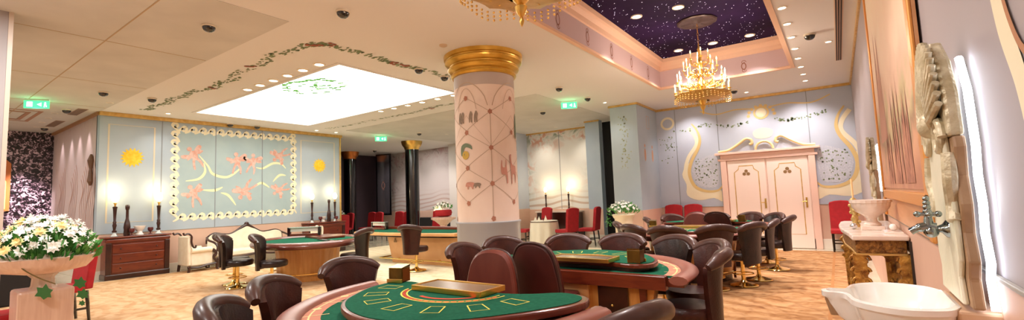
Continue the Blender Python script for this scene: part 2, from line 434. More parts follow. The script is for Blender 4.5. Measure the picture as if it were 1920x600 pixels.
# skylight
sk = (-12.78, -6.85, 4.63, 7.6)
skl = thing('skylight', 'large glowing white rectangular skylight in the ceiling with green wreath', 'skylight', ((sk[0]+sk[1])/2, (sk[2]+sk[3])/2, H+.1))
def loc(o, p): return o
MB().box(-(sk[1]-sk[0])/2+.014, (sk[1]-sk[0])/2-.014, -(sk[3]-sk[2])/2+.014, (sk[3]-sk[2])/2-.014, -.06, -.03).build('diffuser', sky_m, skl)
mb = MB()
for x in (-1.5, 1.5): mb.box(x-.01, x+.01, -1.46, 1.46, -.064, -.06)
mb.build('glazing_bar', mat('faint_bar', 'f4f1e6', .5, emit=1.6), skl)
mb = MB()
for i in range(40):
    a = 2*PI*i/40; rr = .75 + random.uniform(-.1, .1)
    if i % 3 == 0 or PI*.9 < a < PI*2.1:
        x, y = 1.15+rr*.9*math.cos(a), -.85+rr*.6*math.sin(a)
        mb.add([(x-.09, y, -.068), (x, y+random.uniform(.03, .09), -.068), (x+.1, y+.02, -.068), (x, y-.06, -.068)], [(0, 1, 2, 3)])
for i in range(46):
    x, y = 1.15+random.gauss(0, .28), -.8+random.gauss(0, .16)-.1*math.cos(i)
    mb.add([(x-.06, y, -.069), (x, y+.05, -.069), (x+.07, y+.02, -.069), (x, y-.04, -.069)], [(0, 1, 2, 3)])
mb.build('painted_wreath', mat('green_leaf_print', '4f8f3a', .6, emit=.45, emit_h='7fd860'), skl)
frame_loft(sk[0]-.06, sk[1]+.06, sk[2]-.06, sk[3]+.06, [(0, H), (.0, H-.015), (.072, H-.015), (.072, H+.06)]).build('skylight_trim', ceil_m, ceil_o)
# painted garland
gar = crom([(-13.2, 3.72), (-12.25, 3.79), (-11.15, 3.77), (-9.87, 3.88), (-8.92, 3.84), (-7.43, 3.72), (-6.4, 3.78), (-6.14, 4.0), (-6.1, 4.69), (-6.13, 5.4), (-6.07, 6.2), (-6.1, 8.1), (-6.4, 8.45), (-8, 8.4), (-10, 8.5), (-13, 8.4)], 10, False)
mb = MB(); mr_ = MB()
for i, p in enumerate(gar):
    for k in range(5):
        a = p[0]+random.uniform(-.09, .09); b = p[1]+random.uniform(-.08, .08)+.05*math.sin(i*.7)
        disc(mb, sfC, a, b, random.uniform(.015, .034), .004+k*.0005, 5, 1.6, .8, random.random()*6)
for (a, b) in ((-6.25, 3.85), (-6.1, 4.0), (-6.35, 3.75), (-6.12, 5.3), (-6.08, 5.45), (-6.15, 5.2), (-8.0, 3.7), (-10, 3.9), (-6.3, 8.4), (-8.5, 8.45)):
    for k in range(4): disc(mr_, sfC, a+random.uniform(-.07, .07), b+random.uniform(-.07, .07), .035, .008+k*.0005, 8)
mb.build('painted_garland', gripaint_m, ceil_o); mr_.build('painted_rose', rosep_m, ceil_o)

# walls
def wall(name, x0, x1, y0, y1, mt, z1=H): return struct(MB().box(x0, x1, y0, y1, 0, z1).build(name, mt))
wl = wall('wall_left', XL-.25, XL, 3.13, 9.5, blue2_m)
wr = wall('wall_right', XR, XR+.2, -3.2, YF+.2, mat('mauve_grey_wall', 'a8a0a2', .6, spec=.2))
wf = wall('wall_far', -4.24, XR+.2, YF, YF+.2, blue_m)
wb_ = wall('wall_block', -5.0, -4.24, 11.83, YF+.2, blue2_m)
wst = wall('wall_stub', -6.64, -6.15, 13.6, 13.85, blue2_m)
mural1 = mural_mat('mural_trees', 'e0e0dc', '6f8570', 'c98a70', 'c6b2a2', 1.6, 2.9, 3.9, -9.7, -6.6)
wm = wall('wall_mural', -9.7, -6.6, 14.6, 14.8, mural1)
ws = wall('wall_side', -9.85, -9.6, 12.9, 14.8, blue_m)
mural2 = mural_mat('mural_plumes', 'c9bfbc', '8d6f72', 'b9989a', 'b8a098', 1.9, 3.0, 3.9, -18, -13)
wbk = wall('wall_back_mural', -19.2, -13.4, 15.1, 15.3, mural2)
wpi = wall('wall_pier', -13.6, -9.75, 14.5, 15.1, mat('pale_pier', 'cfc9c4', .6))
wll = wall('wall_left_outer', -19.4, -19.2, -3.2, 15.3, mat('plum_wall', '3a2a34', .5))
mural3 = mural_mat('mural_drapes', 'cdbab8', 'b59a94', 'cdbab4', 'b98574', -5, 3.4, 4.4, -19, -13)
wc = wall('wall_corridor', -18.6, XL-.2, 3.13, 3.3, mural3)
wseq = wall('wall_sequin', -18.75, -18.6, -1, 3.3, seq_m)
wbh = wall('wall_behind', -19.4, 1.2, -3.3, -3.1, mat('behind_wall', 'c8b8a8', .7))
wdk = wall('wall_dark_recess', -6.3, -4.9, 14.2, 14.4, dark_m)
pl = struct(MB().box(-8.6, -7.8, -.2, .905, 0, H).build('wall_pilaster', mat('grey_pilaster', 'a39c9c', .6)))
MB().box(-7.82, -7.79, .885, .925, 0, H).build('edge_trim', mat('pale_edge_trim', 'c9b8a8', .4), pl)
# dado, rails, baseboards, crown trims
def strip(name, x0, x1, y0, y1, z0, z1, mt, par=None):
    o = MB().box(x0, x1, y0, y1, z0, z1).build(name, mt, par, bevel=.004)
    if par is None: struct(o)
    return o
DZ = 1.06
strip('dado_panel', XL, XL+.012, 3.13, 9.5, 0, 1.03, dado_m, wl)
strip('dado_rail', XL, XL+.02, 3.13, 9.5, 1.03, 1.045, mat('rail_grey', '9c9488', .5), wl)
strip('baseboard_left', XL, XL+.03, 3.13, 9.5, 0, .2, base_m)
strip('trim_1', XL, XL+.09, 3.1, 9.56, H-.09, H, goldp_m)
strip('trim_2', XL-.27, XL+.03, 9.5, 9.55, 0, H, goldp_m)
strip('dado_panel', -4.24, XR, YF-.012, YF, 0, DZ, dado_m, wf)
strip('dado_rail', -4.24, XR, YF-.02, YF, DZ, DZ+.015, mat('rail_grey', '9c9488', .5), wf)
strip('baseboard_far', -4.24, XR, YF-.03, YF, 0, .24, base_m)
strip('trim_3', -4.24, XR, YF-.06, YF, H-.06, H, goldp_m)
for nm, a in (('dado_panel', (0, 1.06, dado_m, .012)),):
    strip(nm, -5.0, -4.228, 11.818, 11.83, 0, 1.06, dado_m, wb_); strip(nm, -4.24, -4.228, 11.818, YF, 0, 1.06, dado_m, wb_)
strip('dado_panel', -6.64, -6.15, 13.588, 13.6, 0, 1.06, dado_m, wst)
strip('baseboard_stub', -6.66, -6.13, 13.57, 13.6, 0, .25, base_m)
strip('baseboard_block', -5.02, -4.2, 11.8, 11.83, 0, .24, base_m)
strip('trim_4', -5.03, -4.2, 11.79, 11.83, H-.05, H, goldp_m)
strip('trim_5', -4.24, -4.2, 11.83, YF, H-.05, H, goldp_m)
strip('trim_6', -6.66, -6.13, 13.57, 13.6, H-.05, H, goldp_m)
strip('trim_7', -9.6, -6.6, 14.56, 14.6, H-.05, H, goldp_m)
strip('trim_8', XR-.03, XR, 5.8, YF, H-.06, H, goldp_m)
strip('dado_panel', XR-.012, XR, -3, YF, 0, 1.16, dado_m, wr)
strip('dado_rail', XR-.02, XR, -3, YF, 1.16, 1.175, mat('rail_grey', '9c9488', .5), wr)
strip('dado_panel', -18.6, XL-.2, 3.115, 3.13, 0, 1.0, mat('corridor_dado', 'a8907e', .6), wc)
strip('baseboard_corridor', -18.6, XL-.0, 3.09, 3.13, 0, .22, base_m)
strip('trim_9', -18.6, XL, 3.07, 3.13, H-.07, H, mat('brown_gold_trim', 'a87850', .5))
strip('dado_panel', -9.7, -6.6, 14.585, 14.6, 0, 1.06, dado_m, wm)
strip('dado_panel', -19.2, -13.4, 15.085, 15.1, 0, 1.1, dado_m, wbk)
strip('dado_panel', -9.6, -9.585, 12.9, 14.6, 0, 1.1, dado_m, ws)
# wall seams
mb = MB()
for y in (4.36, 5.61, 6.88): mb.box(XL+.002, XL+.006, y-.01, y+.01, .2, H-.1)
mb.build('panel_seam', seam_m, wl)
mb = MB()
for x in (-2.58, -.49, -3.7): mb.box(x-.008, x+.008, YF-.005, YF, 1.1 if x > -3 else .2, H-.06)
mb.build('panel_seam', seam_m, wf)
mb = MB()
for x in (-8.2,): mb.box(x-.01, x+.01, 14.594, 14.6, 1.06, H)
mb.build('panel_seam', seam_m, wm)
mb = MB()
for y in (1.55, 5.0): mb.box(XR-.004, XR, y-.008, y+.008, 1.18, H)
mb.build('panel_seam', mat('mauve_seam', 'b5a8a4', .7), wr)

# ---- left wall paintings
sfL = Plane((XL, 0, 0), (0, 1, 0), (1, 0, 0))
mb = MB(); fill(mb, sfL, [(4.75, 1.42), (7.75, 1.42), (7.75, 3.6), (4.75, 3.6)], .002)
mb.build('painted_sky_field', mat('sky_field_paint', '9fb2b6', .6, noise=('a9bbbc', 1.5, .3), spec=.2), wl)
mb = MB()
def wave(sf, mb, x, z, dx, dz, s):
    """one running-dog wave: travels along (dx,dz)"""
    px, pz = -dz, dx
    pts = []
    for i in range(18):
        t = i/17
        if t < .4:
            q = t/.4; a, b = -.75+q*1.0, -.42+.95*q**1.6*.9
        else:
            q = (t-.4)/.6; ang = PI*.5-q*PI*1.75; r = .36*(1-.45*q); a, b = .3+r*math.cos(ang)*.95, .08+r*math.sin(ang)
        pts.append((x+s*(a*dx+b*px), z+s*(a*dz+b*pz)))
    ws = [s*(.14+.20*math.sin(min(1, i/6)*PI/2)) if i < 10 else s*(.34-.02*(i-10)) for i in range(18)]
    ribbon(mb, sf, pts, ws, .005+.0004*(random.random()))
st_ = .225
for i in range(14):
    wave(sfL, mb, 4.78+i*st_, 1.34, 1, 0, .2); wave(sfL, mb, 4.78+i*st_, 3.66, 1, 0, .2)
for i in range(11):
    wave(sfL, mb, 4.66, 1.45+i*st_, 0, 1, .2); wave(sfL, mb, 7.86, 1.45+i*st_, 0, 1, .2)
mb.build('painted_wave_border', crpaint_m, wl)
def angel(mb, a, b, s, rot):
    c, d = math.cos(rot), math.sin(rot)
    T = lambda x, y: (a+s*(x*c-y*d), b+s*(x*d+y*c))
    body = [(-.1, .05), (0, .16), (.16, .14), (.3, .05), (.48, .06), (.7, -.03), (.72, -.1), (.46, -.05), (.3, -.1), (.44, -.24), (.6, -.36), (.56, -.42), (.36, -.3), (.14, -.12), (-.04, -.1)]
    ribbonless = [T(x, y) for x, y in crom(body, 3)]
    fill(mb, sfL, ribbonless, .007)
    x, y = T(-.2, .06); disc(mb, sfL, x, y, .1*s, .0075, 10)
    for w_ in ([(0, .1), (-.12, .42), (.02, .5), (.1, .36), (.2, .42), (.2, .2)], [(.05, -.05), (-.2, -.35), (-.08, -.42), (.05, -.3), (.12, -.34), (.14, -.1)]):
        fill(mb, sfL, [T(x, y) for x, y in crom(w_, 3)], .0065)
mb = MB()
for a, b, s, r in ((5.03, 3.04, .62, 2.35-PI), (6.15, 2.95, .62, -1.2), (6.6, 2.95, .6, -1.7+.3), (7.35, 3.05, .6, .9), (5.05, 2.02, .6, -.9), (6.35, 1.95, .66, 1.2), (7.35, 2.0, .55, .8)):
    angel(mb, a, b, s, r)
mb.build('painted_winged_figure', spaint_m, wl)
mb = MB()
for pts in ([(5.2, 3.0), (5.42, 2.72), (5.55, 2.5), (5.9, 2.42), (6.2, 2.62), (6.25, 2.75)], [(6.7, 2.72), (6.9, 2.7), (7.2, 2.86), (7.45, 2.85), (7.6, 2.72)],
            [(4.9, 2.3), (5.2, 2.36), (5.35, 2.55), (5.32, 2.8)], [(5.3, 2.06), (5.6, 2.05), (5.8, 2.14)], [(5.75, 1.98), (5.95, 1.9), (6.15, 1.62)],
            [(6.6, 2.1), (6.85, 2.26), (7.1, 2.12)], [(7.2, 2.3), (7.4, 2.5), (7.6, 2.5)]):
    q = crom([(x, y) for x, y in pts], 6, False)
    ribbon(mb, sfL, q, [.02+.05*math.sin(PI*i/(len(q)-1)) for i in range(len(q))], .006)
mb.build('painted_ribbon', rpaint_m, wl)
for i, (a, b) in enumerate(((3.76, 2.87), (8.75, 2.85))):
    mb = MB(); disc(mb, sfL, a, b, .13, .0075, 20)
    disc(mb, sfL, a, b, .17, .006, 32, 1, 1, 0, .45)
    mb.build('painted_sun', sun_m, wl)
mb = MB()
for y0, y1 in ((3.3, 4.2), (8.1, 9.3)):
    ribbon(mb, sfL, [(y0, 1.3), (y1, 1.3), (y1, 3.65), (y0, 3.65)], .035, .004, True)
mb.build('painted_frame_line', mat('faint_cream_paint', 'd8cbb0', .7), wl)

# ---- corridor plume drawing
mb = MB(); sfK = Plane((0, 3.13, 0), (1, 0, 0), (0, -1, 0))
for x in (-17.4, -16.2, -15.2, -14.6):
    for k in range(5):
        q = crom([(x+.1*k-.25, 1.2), (x+.18*k-.35, 1.7+.1*k), (x+.1*k-.1, 2.1+.12*k), (x+.12*k-.3, 2.4+.1*k)], 5, False); ribbon(mb, sfK, q, .03, .004)
mb.build('painted_plume', mat('plume_paint', 'bd8f7e', .7), wc)
mb = MB(); mb.lathe([(.02, 2.2), (.06, 2.3), (.03, 2.6), (.07, 2.8), (.02, 2.95)], 10, -14.5, 3.09); mb.build('wall_ornament', mat('bronze_ornament', '6b4a35', .5), wc)

# ---- far wall paintings
sfF = Plane((0, YF, 0), (1, 0, 0), (0, -1, 0))
gold = MB(); lace = MB(); crm = MB(); leafs = MB()
for sx in (-1, 1):
    cx = -1.5; X = lambda d: cx+sx*d
    # big C scroll
    sp = crom([(X(1.75), 3.4), (X(1.62), 3.2), (X(1.56), 2.95), (X(1.62), 2.7), (X(1.82), 2.35), (X(1.9), 2.0), (X(1.78), 1.65), (X(1.5), 1.5), (X(1.2), 1.5), (X(1.06), 1.62)], 6, False)
    ribbon(gold, sfF, sp, [.035+.055*math.sin(PI*i/(len(sp)-1)) for i in range(len(sp))], .008)
    ribbon(crm, sfF, crom([(X(1.85), 3.3), (X(1.68), 3.05), (X(1.66), 2.8), (X(1.9), 2.45), (X(2.0), 2.05), (X(1.85), 1.6), (X(1.55), 1.36), (X(1.15), 1.4)], 6, False), .1, .005)
    poly = crom([(X(1.15), 2.45), (X(1.5), 2.42), (X(1.8), 2.2), (X(1.8), 1.9), (X(1.6), 1.62), (X(1.25), 1.6), (X(1.14), 1.8)], 4)
    fill(lace, sfF, poly, .004)
    fill(crm, sfF, crom([(X(1.9), 2.3), (X(2.1), 2.0), (X(2.0), 1.7), (X(2.0), 1.4), (X(1.7), 1.25), (X(1.3), 1.3), (X(1.08), 1.2), (X(1.1), 1.5), (X(1.5), 1.5), (X(1.8), 1.7)], 3), .003)
    for k in range(60):
        d, z = random.uniform(1.16, 1.75), random.uniform(1.65, 2.4)
        disc(leafs, sfF, X(d), z, random.uniform(.012, .025), .0065, 5)
    for k in range(50):   # garlands from the crest
        d = random.uniform(.3, 2.3) if sx < 0 else random.uniform(.3, 1.4)
        disc(leafs, sfF, X(d), 3.35-.14*abs(math.sin(d*2.2))+random.uniform(-.04, .04), random.uniform(.012, .03), .006, 5)
    ribbon(gold, sfF, crom([(X(.2), 3.6), (X(.6), 3.64), (X(1.1), 3.58), (X(1.5), 3.72)], 6, False), .03, .006)
crest = [(-1.5+.16*math.cos(i*PI/10), 3.48+.15*math.sin(i*PI/10)) for i in range(20)]
ribbon(gold, sfF, crest, .05, .007, True)
for k in range(9):
    a = PI*k/8; disc(gold, sfF, -1.5+.3*math.cos(a), 3.42+.24*math.sin(a), .045, .0065, 6)
disc(crm, sfF, -1.5, 3.48, .12, .005, 16)
fill(crm, sfF, crom([(-1.72, 3.0), (-1.5, 3.08), (-1.28, 3.0), (-1.32, 2.84), (-1.5, 2.8), (-1.68, 2.84)], 4), .005)
ribbon(crm, sfF, [(-3.92+.17*math.cos(i*PI/8), 3.49+.16*math.sin(i*PI/8)) for i in range(16)], .06, .005, True)
for k in range(40): disc(leafs, sfF, -3.92+random.gauss(0, .14), 3.1-abs(random.gauss(0, .3)), random.uniform(.01, .022), .006, 5)
gold.build('painted_scroll', gpaint_m, wf); crm.build('painted_cream_ornament', crpaint_m, wf)
lace.build('painted_lattice_field', mat('lattice_blue_paint', 'b7bdc9', .7, noise=('c9cdd6', 30, .2)), wf)
leafs.build('painted_garland', gripaint_m, wf)
# block wall decoration
sfB = Plane((0, 11.83, 0), (1, 0, 0), (0, -1, 0)); sfB2 = Plane((-4.24, 0, 0), (0, 1, 0), (1, 0, 0))
mb = MB(); mg = MB()
for k in range(70):
    z = random.uniform(2.2, 3.6); disc(mb, sfB, -4.62+random.gauss(0, .07), z, random.uniform(.012, .025), .005, 5)
for y, z in ((12.3, 2.55), (12.9, 2.55)):
    disc(mg, sfB2, y, z, .1, .005, 10, .7, 1.8); disc(mg, sfB2, y, z+.25, .05, .006, 8)
ribbon(mg, sfB2, [(12.55, 3.3), (12.75, 3.3), (12.75, 3.65), (12.55, 3.65)], .02, .005, True)
mb.build('painted_garland', mat('faint_olive_paint', 'a5aa8c', .8), wb_); mg.build('painted_figure', mat('tan_figure_paint', 'c99a7c', .7), wb_)

# ================================================================== double door
dz = 2.3
door = struct(MB().box(-2.56, -.42, YF-.03, YF-.0, 0, 2.5).build('door_1', pinkd_m))
mb = MB()
for x0, x1 in ((-2.56, -2.42), (-.56, -.42)): mb.box(x0, x1, YF-.09, YF-.03, 0, 2.28)
mb.box(-2.62, -.36, YF-.1, YF-.03, 2.28, 2.34); mb.box(-2.56, -.42, YF-.07, YF-.03, 2.34, 2.44); mb.box(-2.68, -.30, YF-.16, YF-.03, 2.44, 2.5)
mb.build('door_frame', mat('rosy_door_frame', 'ecc9b8', .5), door, bevel=.008)
for i, (x0, x1) in enumerate(((-2.4, -1.51), (-1.47, -.58))):
    lf = MB().box(x0, x1, YF-.06, YF-.03, .01, 2.27).build('door_leaf', pinkd_m, door, bevel=.006)
    sf = Plane((0, YF-.06, 0), (1, 0, 0), (0, -1, 0)); mb = MB(); xa, xb = x0+.16, x1-.16
    ribbon(mb, sf, [(xa, .35), (xb, .35), (xb, 1.95), (xb-.1, 2.03), (xb-.12, 2.12), (xa+.12, 2.12), (xa+.1, 2.03), (xa, 1.95)], .022, .003, True)
    mb.build('painted_panel_line', goldp_m, lf)
    mb = MB(); cx = (x0+x1)/2
    for q in range(3): disc(mb, sf, cx+.055*math.cos(PI/2+q*2.094), 1.93+.05*math.sin(PI/2+q*2.094), .042, .004, 12)
    mb.build('trefoil_emblem', mat('bronze_emblem', '8a6a40', .5), lf)
    hx = x1-.05 if i == 0 else x1-.09
    hd = MB(); hd.box(hx-.02, hx+.02, YF-.07, YF-.06, 1.0, 1.25); hd.tube([(hx, YF-.1, 1.15), (hx-.1, YF-.1, 1.15)], .01); hd.tube([(hx, YF-.06, 1.15), (hx, YF-.1, 1.15)], .01)
    hd.build('handle', gold_m, lf)
# pediment: broken scrolls and arched centre
mb = MB()
for sx in (-1, 1):
    p = crom([(-1.49+sx*1.1, 2.53), (-1.49+sx*.85, 2.56), (-1.49+sx*.6, 2.7), (-1.49+sx*.42, 2.82), (-1.49+sx*.3, 2.8), (-1.49+sx*.27, 2.7), (-1.49+sx*.33, 2.67)], 6, False)
    mb.tube([(a, YF-.07, b) for a, b in p], .035, 8)
mb.tube([(-1.49+.2*math.cos(q*PI/10), YF-.07, 2.52+.2*math.sin(q*PI/10)) for q in range(11)], .03, 8)
mb.build('pediment_scroll', mat('cream_gold_pediment', 'e9cf96', .45, .15), door, True)

# ================================================================== pillars
PC = (-4.82, 6.07)
def big_pillar():
    t = struct(MB().lathe([(.53, 0), (.53, 1.1), (.545, 1.12), (.545, 1.14), (.515, 1.15)], 48, *PC, cap=False).build('pillar', pilg_m, None, True))
    MB().lathe([(.515, 1.14), (.512, 3.62)], 48, *PC, cap=False).build('pillar_shaft', pil_m, t, True)
    MB().lathe([(.513, 3.35), (.514, 3.36), (.514, 3.62)], 48, *PC, cap=False).build('shaft_collar', mat('grey_mauve_paint', 'b3a69e', .6), t, True)
    prof = [(.515, 3.55), (.54, 3.555), (.56, 3.58), (.555, 3.605), (.53, 3.62), (.53, 3.635), (.56, 3.65), (.6, 3.675), (.61, 3.70), (.595, 3.725), (.575, 3.735), (.58, 3.75), (.62, 3.77), (.655, 3.80), (.66, 3.825), (.635, 3.845), (.64, 3.86), (.67, 3.87), (.675, 3.93)]
    MB().lathe(prof, 48, *PC, cap=False).build('capital', mat('gilt_capital', 'dcb04c', .3, .5, noise=('c69734', 4, .3)), t, True)
    sf = Cyl((PC[0], PC[1], 0), .515); az0 = math.atan2(-PC[1], -PC[0])  # towards the camera
    A = lambda d: (az0+math.radians(d))*.515
    ln = MB(); nd = MB(); gr = MB(); arch = MB()
    dA = 45
    for k in range(8):
        c = 9+k*dA
        if k % 2 == 0:
            ribbon(ln, sf, [(A(c), 1.16), (A(c), 2.95)], .014)
        zs = [2.9, 2.32, 1.75, 1.2] if k % 2 == 0 else [3.14, 2.58, 2.01, 1.45]
        for z in zs: disc(nd, sf, A(c), z, .032, .006, 10, 1, 1.1, 0, .3)
        for z in ([2.9, 2.32, 1.75] if k % 2 == 0 else []):
            for s_ in (-1, 1):
                for dzz in (.25, -.29):
                    ribbon(ln, sf, [(A(c+s_*dA*j/6), z+dzz*j/6) for j in range(7)], .011)
        for s_ in (-1, 1):  # cross lines of the lattice
            if k % 2 == 0: ribbon(ln, sf, [(A(c+s_*dA*j/6), 3.14-.24-.0-.56*(1-j/6)*0-.25*(6-j)/6-.29+ .25*j/6) for j in range(7)], .006)
        # gothic arches at the top
        if k % 2 == 1:
            hw = dA-4
            pts = [(A(c-hw+2*hw*j/16), 3.0+.4*math.sin(PI*j/16)**.6) for j in range(17)]
            ribbon(ln, sf, pts, .014, .005)
            pts2 = [(A(c-hw*.5+hw*j/16), 2.95+.35*math.sin(PI*j/16)**.6) for j in range(17)]
            ribbon(ln, sf, pts2, .009, .005)
    ln.build('painted_trellis', line_m, t); nd.build('painted_rosette', mat('rosette_paint', 'ab7660', .8), t)
    an = MB(); grn = MB(); blk = MB()
    def blob(mb, d, z, pts, s): fill(mb, sf, [(A(d)+x*s, z+y*s) for x, y in crom(pts, 3)], .007)
    giraffe = [(0, 1), (.12, 1.05), (.1, .9), (.2, .5), (.5, .42), (.55, .0), (.5, -.45), (.44, -.45), (.42, -.05), (.2, -.05), (.16, -.5), (.1, -.5), (.08, 0), (.02, .5)]
    blob(an, 40, 2.0, giraffe, -.24); blob(an, 46, 1.9, giraffe, .3)
    pig = [(0, 0), (.1, .25), (.4, .3), (.7, .25), (.8, .1), (.7, 0), (.66, -.2), (.58, -.2), (.5, -.05), (.3, -.05), (.26, -.22), (.18, -.2), (.15, -.03)]
    blob(an, -42, 1.72, pig, .22); blob(blk, -25, 1.72, pig, .16)
    blob(grn, -52, 2.28, [(0, 0), (.1, .4), (.5, .55), (.9, .4), (1, .1), (.8, .2), (.5, .28), (.3, .1), (.4, -.2), (.1, -.3)], .24)
    disc(gr, sf, A(-40), 2.22, .07, .008, 12)
    for d in (-55, -48, -30, -20): blob(blk, d, 2.82, [(0, 0), (.1, .5), (.3, .8), (.5, .4), (.4, 0), (.45, -.6), (.3, -.6), (.25, -.1), (.15, -.6), (.02, -.6)], .13)
    blob(grn, 66, 2.6, [(0, 0), (.1, 1), (.25, 1.6), (.4, 1), (.45, 0), (.3, -.5), (.1, -.5)], .2)
    an.build('painted_giraffe_figure', mat('faded_red_paint', 'c48f7e', .8), t); grn.build('painted_bird_figure', mat('grey_green_paint', '6f7f68', .8), t)
    blk.build('painted_small_figure', mat('umber_paint', '8c7c6c', .8), t); gr.build('painted_bird_breast', mat('yellow_ochre_paint', 'c4a54c', .8), t)
big_pillar()
for i, (x, y, lb) in enumerate(((-13.8, 12.6, 0), (-18.3, 12.9, 1))):
    p = struct(MB().lathe([(.27, 0), (.27, 3.66)], 28, x, y, cap=False).build('pillar', black_m, None, True))
    MB().lathe([(.27, 3.6), (.29, 3.62), (.3, 3.68), (.34, 3.72), (.38, 3.78), (.4, 3.84), (.42, 3.93)], 28, x, y, cap=False).build('capital', gold_m if i == 0 else mat('copper_gilt', 'cc7a3c', .35, .8), p, True)

# ================================================================== carpet, floor areas
c1 = struct(MB().box(-3.9, .15, -2.5, 12.9, 0, .012).build('floor_carpet', carpet_m))
struct(MB().box(-13.55, -3.9, -2.5, 5.9, 0, .010).build('floor_carpet', carpet2_m))
struct(MB().box(-13.3, -3.9, 5.9, 12.2, 0, .008).build('floor_carpet', carpet_mat('pale_gold_carpet', 'e6d6b6', 'dccaa6', 'cdb892', 'efe3c8')))
mb = MB()
for x in (.02, -.2, -3.7): mb.box(x-.02, x+.02, -2.4, 12.75, .012, .0135)
for y in (12.75, 12.5): mb.box(-3.8, .05, y-.02, y+.02, .012, .0135)
mb.build('carpet_border_line', mat('carpet_border', 'a4703e', .95), c1)
mb = MB()
for x in (-13.3, -13.1): mb.box(x-.03, x+.03, -2.4, 5.8, .01, .0115)
c2 = [o for o in bpy.data.objects if o.name == 'floor_carpet.001'][0]
mb.build('carpet_border_line', mat('carpet_border_gold', 'b98e55', .95), c2)

# ================================================================== ceiling fittings
def spotlamp(loc, power, color=(1, .92, .86), size=1.9, blend=.6, r=.05, target=None, name='spot'):
    l = bpy.data.lights.new(name, 'SPOT'); l.energy = power; l.color = color; l.spot_size = size; l.spot_blend = blend; l.shadow_soft_size = r
    o = bpy.data.objects.new(name, l); C.objects.link(o); o.location = loc
    if target is not None:
        d = Vector(target)-Vector(loc); o.rotation_euler = d.to_track_quat('-Z', 'Y').to_euler()
    return o
WARM = (1, .88, .74)
def downlight():
    t = thing('recessed_downlight', '', 'ceiling light', group='recessed ceiling downlights')
    MB().lathe([(.06, -.012), (.062, -.002), (.082, .0), (.082, -.012), (.06, -.014)], 20, cap=False).build('trim_ring', mat('lamp_ring', 'f4ead8', .5), t, True)
    MB().lathe([(.0, -.006), (.06, -.006)], 20, cap=False).build('lens', spot_m, t)
    return t
dl0 = downlight(); used = [0]
def place(proto, flag, loc_, label, scale=None, rz=0):
    if not flag[0]:
        flag[0] = 1; proto.location = loc_; proto['label'] = label; proto.rotation_euler = (0, 0, rz)
        if scale: proto.scale = (scale,)*3
        return proto
    return dup(proto, loc_, rz, label, scale)
ordn = ['first', 'second', 'third', 'fourth', 'fifth', 'sixth', 'seventh', 'eighth', 'ninth', 'tenth']
for i in range(6): place(dl0, used, (-7.1-.51*i, 4.42, H), 'round downlight along the skylight edge by the garland, %s from the rose corner' % ordn[i], 1.25)
for i in range(6): place(dl0, used, (-7.07-.515*i, 7.76, H), 'round downlight along the skylight edge farther from camera, %s from the big pillar' % ordn[i], 1.1)
sp_pos = []
for i in range(8):
    place(dl0, used, (-.435, 12.36-.755*i, H), 'small downlight in the row along the star cove, %s from the far wall' % ordn[i], .8); sp_pos.append((-.435, 12.36-.755*i))
for i, (x, y) in enumerate(((-2.65, 7.7), (-1.96, 7.78), (-1.92, 10.2), (-2.63, 10.2), (-1.22, 10.2))):
    place(dl0, used, (x, y, 4.6), ('oval glowing downlight in the starry ceiling, ' + ('upper left of the chandelier rose', 'cut by the top of the photo', 'just right of the chandelier chain', 'just left of the chandelier chain', 'nearest the air grille side')[i]), 1.2)
for i, (x, y) in enumerate(((-14.91, 2.5), (-15.74, 2.53), (-16.54, 2.55), (-17.51, 2.6))):
    place(dl0, used, (x, y, H), 'small corridor downlight near the dark sequin wall, %s in the line' % ordn[i], .8)
for i, (x, y) in enumerate(((-12.8, 3.0), (-13.35, 4.25), (-13.5, 8.3), (-13.5, 9.0))):
    place(dl0, used, (x, y, H), 'small downlight washing the blue mural wall, %s from the corridor corner' % ordn[i], .8)
MISC = [(-8.8, 13.9, 'above the tree mural, left one'), (-7.9, 13.9, 'above the tree mural, middle one'), (-7.05, 13.9, 'above the tree mural, right one'),
        (-3.2, 12.7, 'left of the hanging chandelier basket by far wall'), (-1.7, 12.7, 'right of the chandelier near the domed camera'), (-4.85, 11.2, 'in front of the blue block wall'),
        (-11.5, 12.2, 'added for a fill lamp, right of the dome before the black column'), (-7.6, 11.9, 'added for a fill lamp, beyond the pillar over the dining table'),  # both downlights added to house fill lamps
        (-14.9, 13.6, 'beside the black column with bright cap'), (-17.2, 2.0, 'beside the exit sign'), (-5.1, 5.55, 'beside the gilt pillar capital'), (.05, 9.3, 'beside the air grille')]
for x, y, lb in MISC: place(dl0, used, (x, y, H), 'small round ceiling downlight ' + lb, .7)
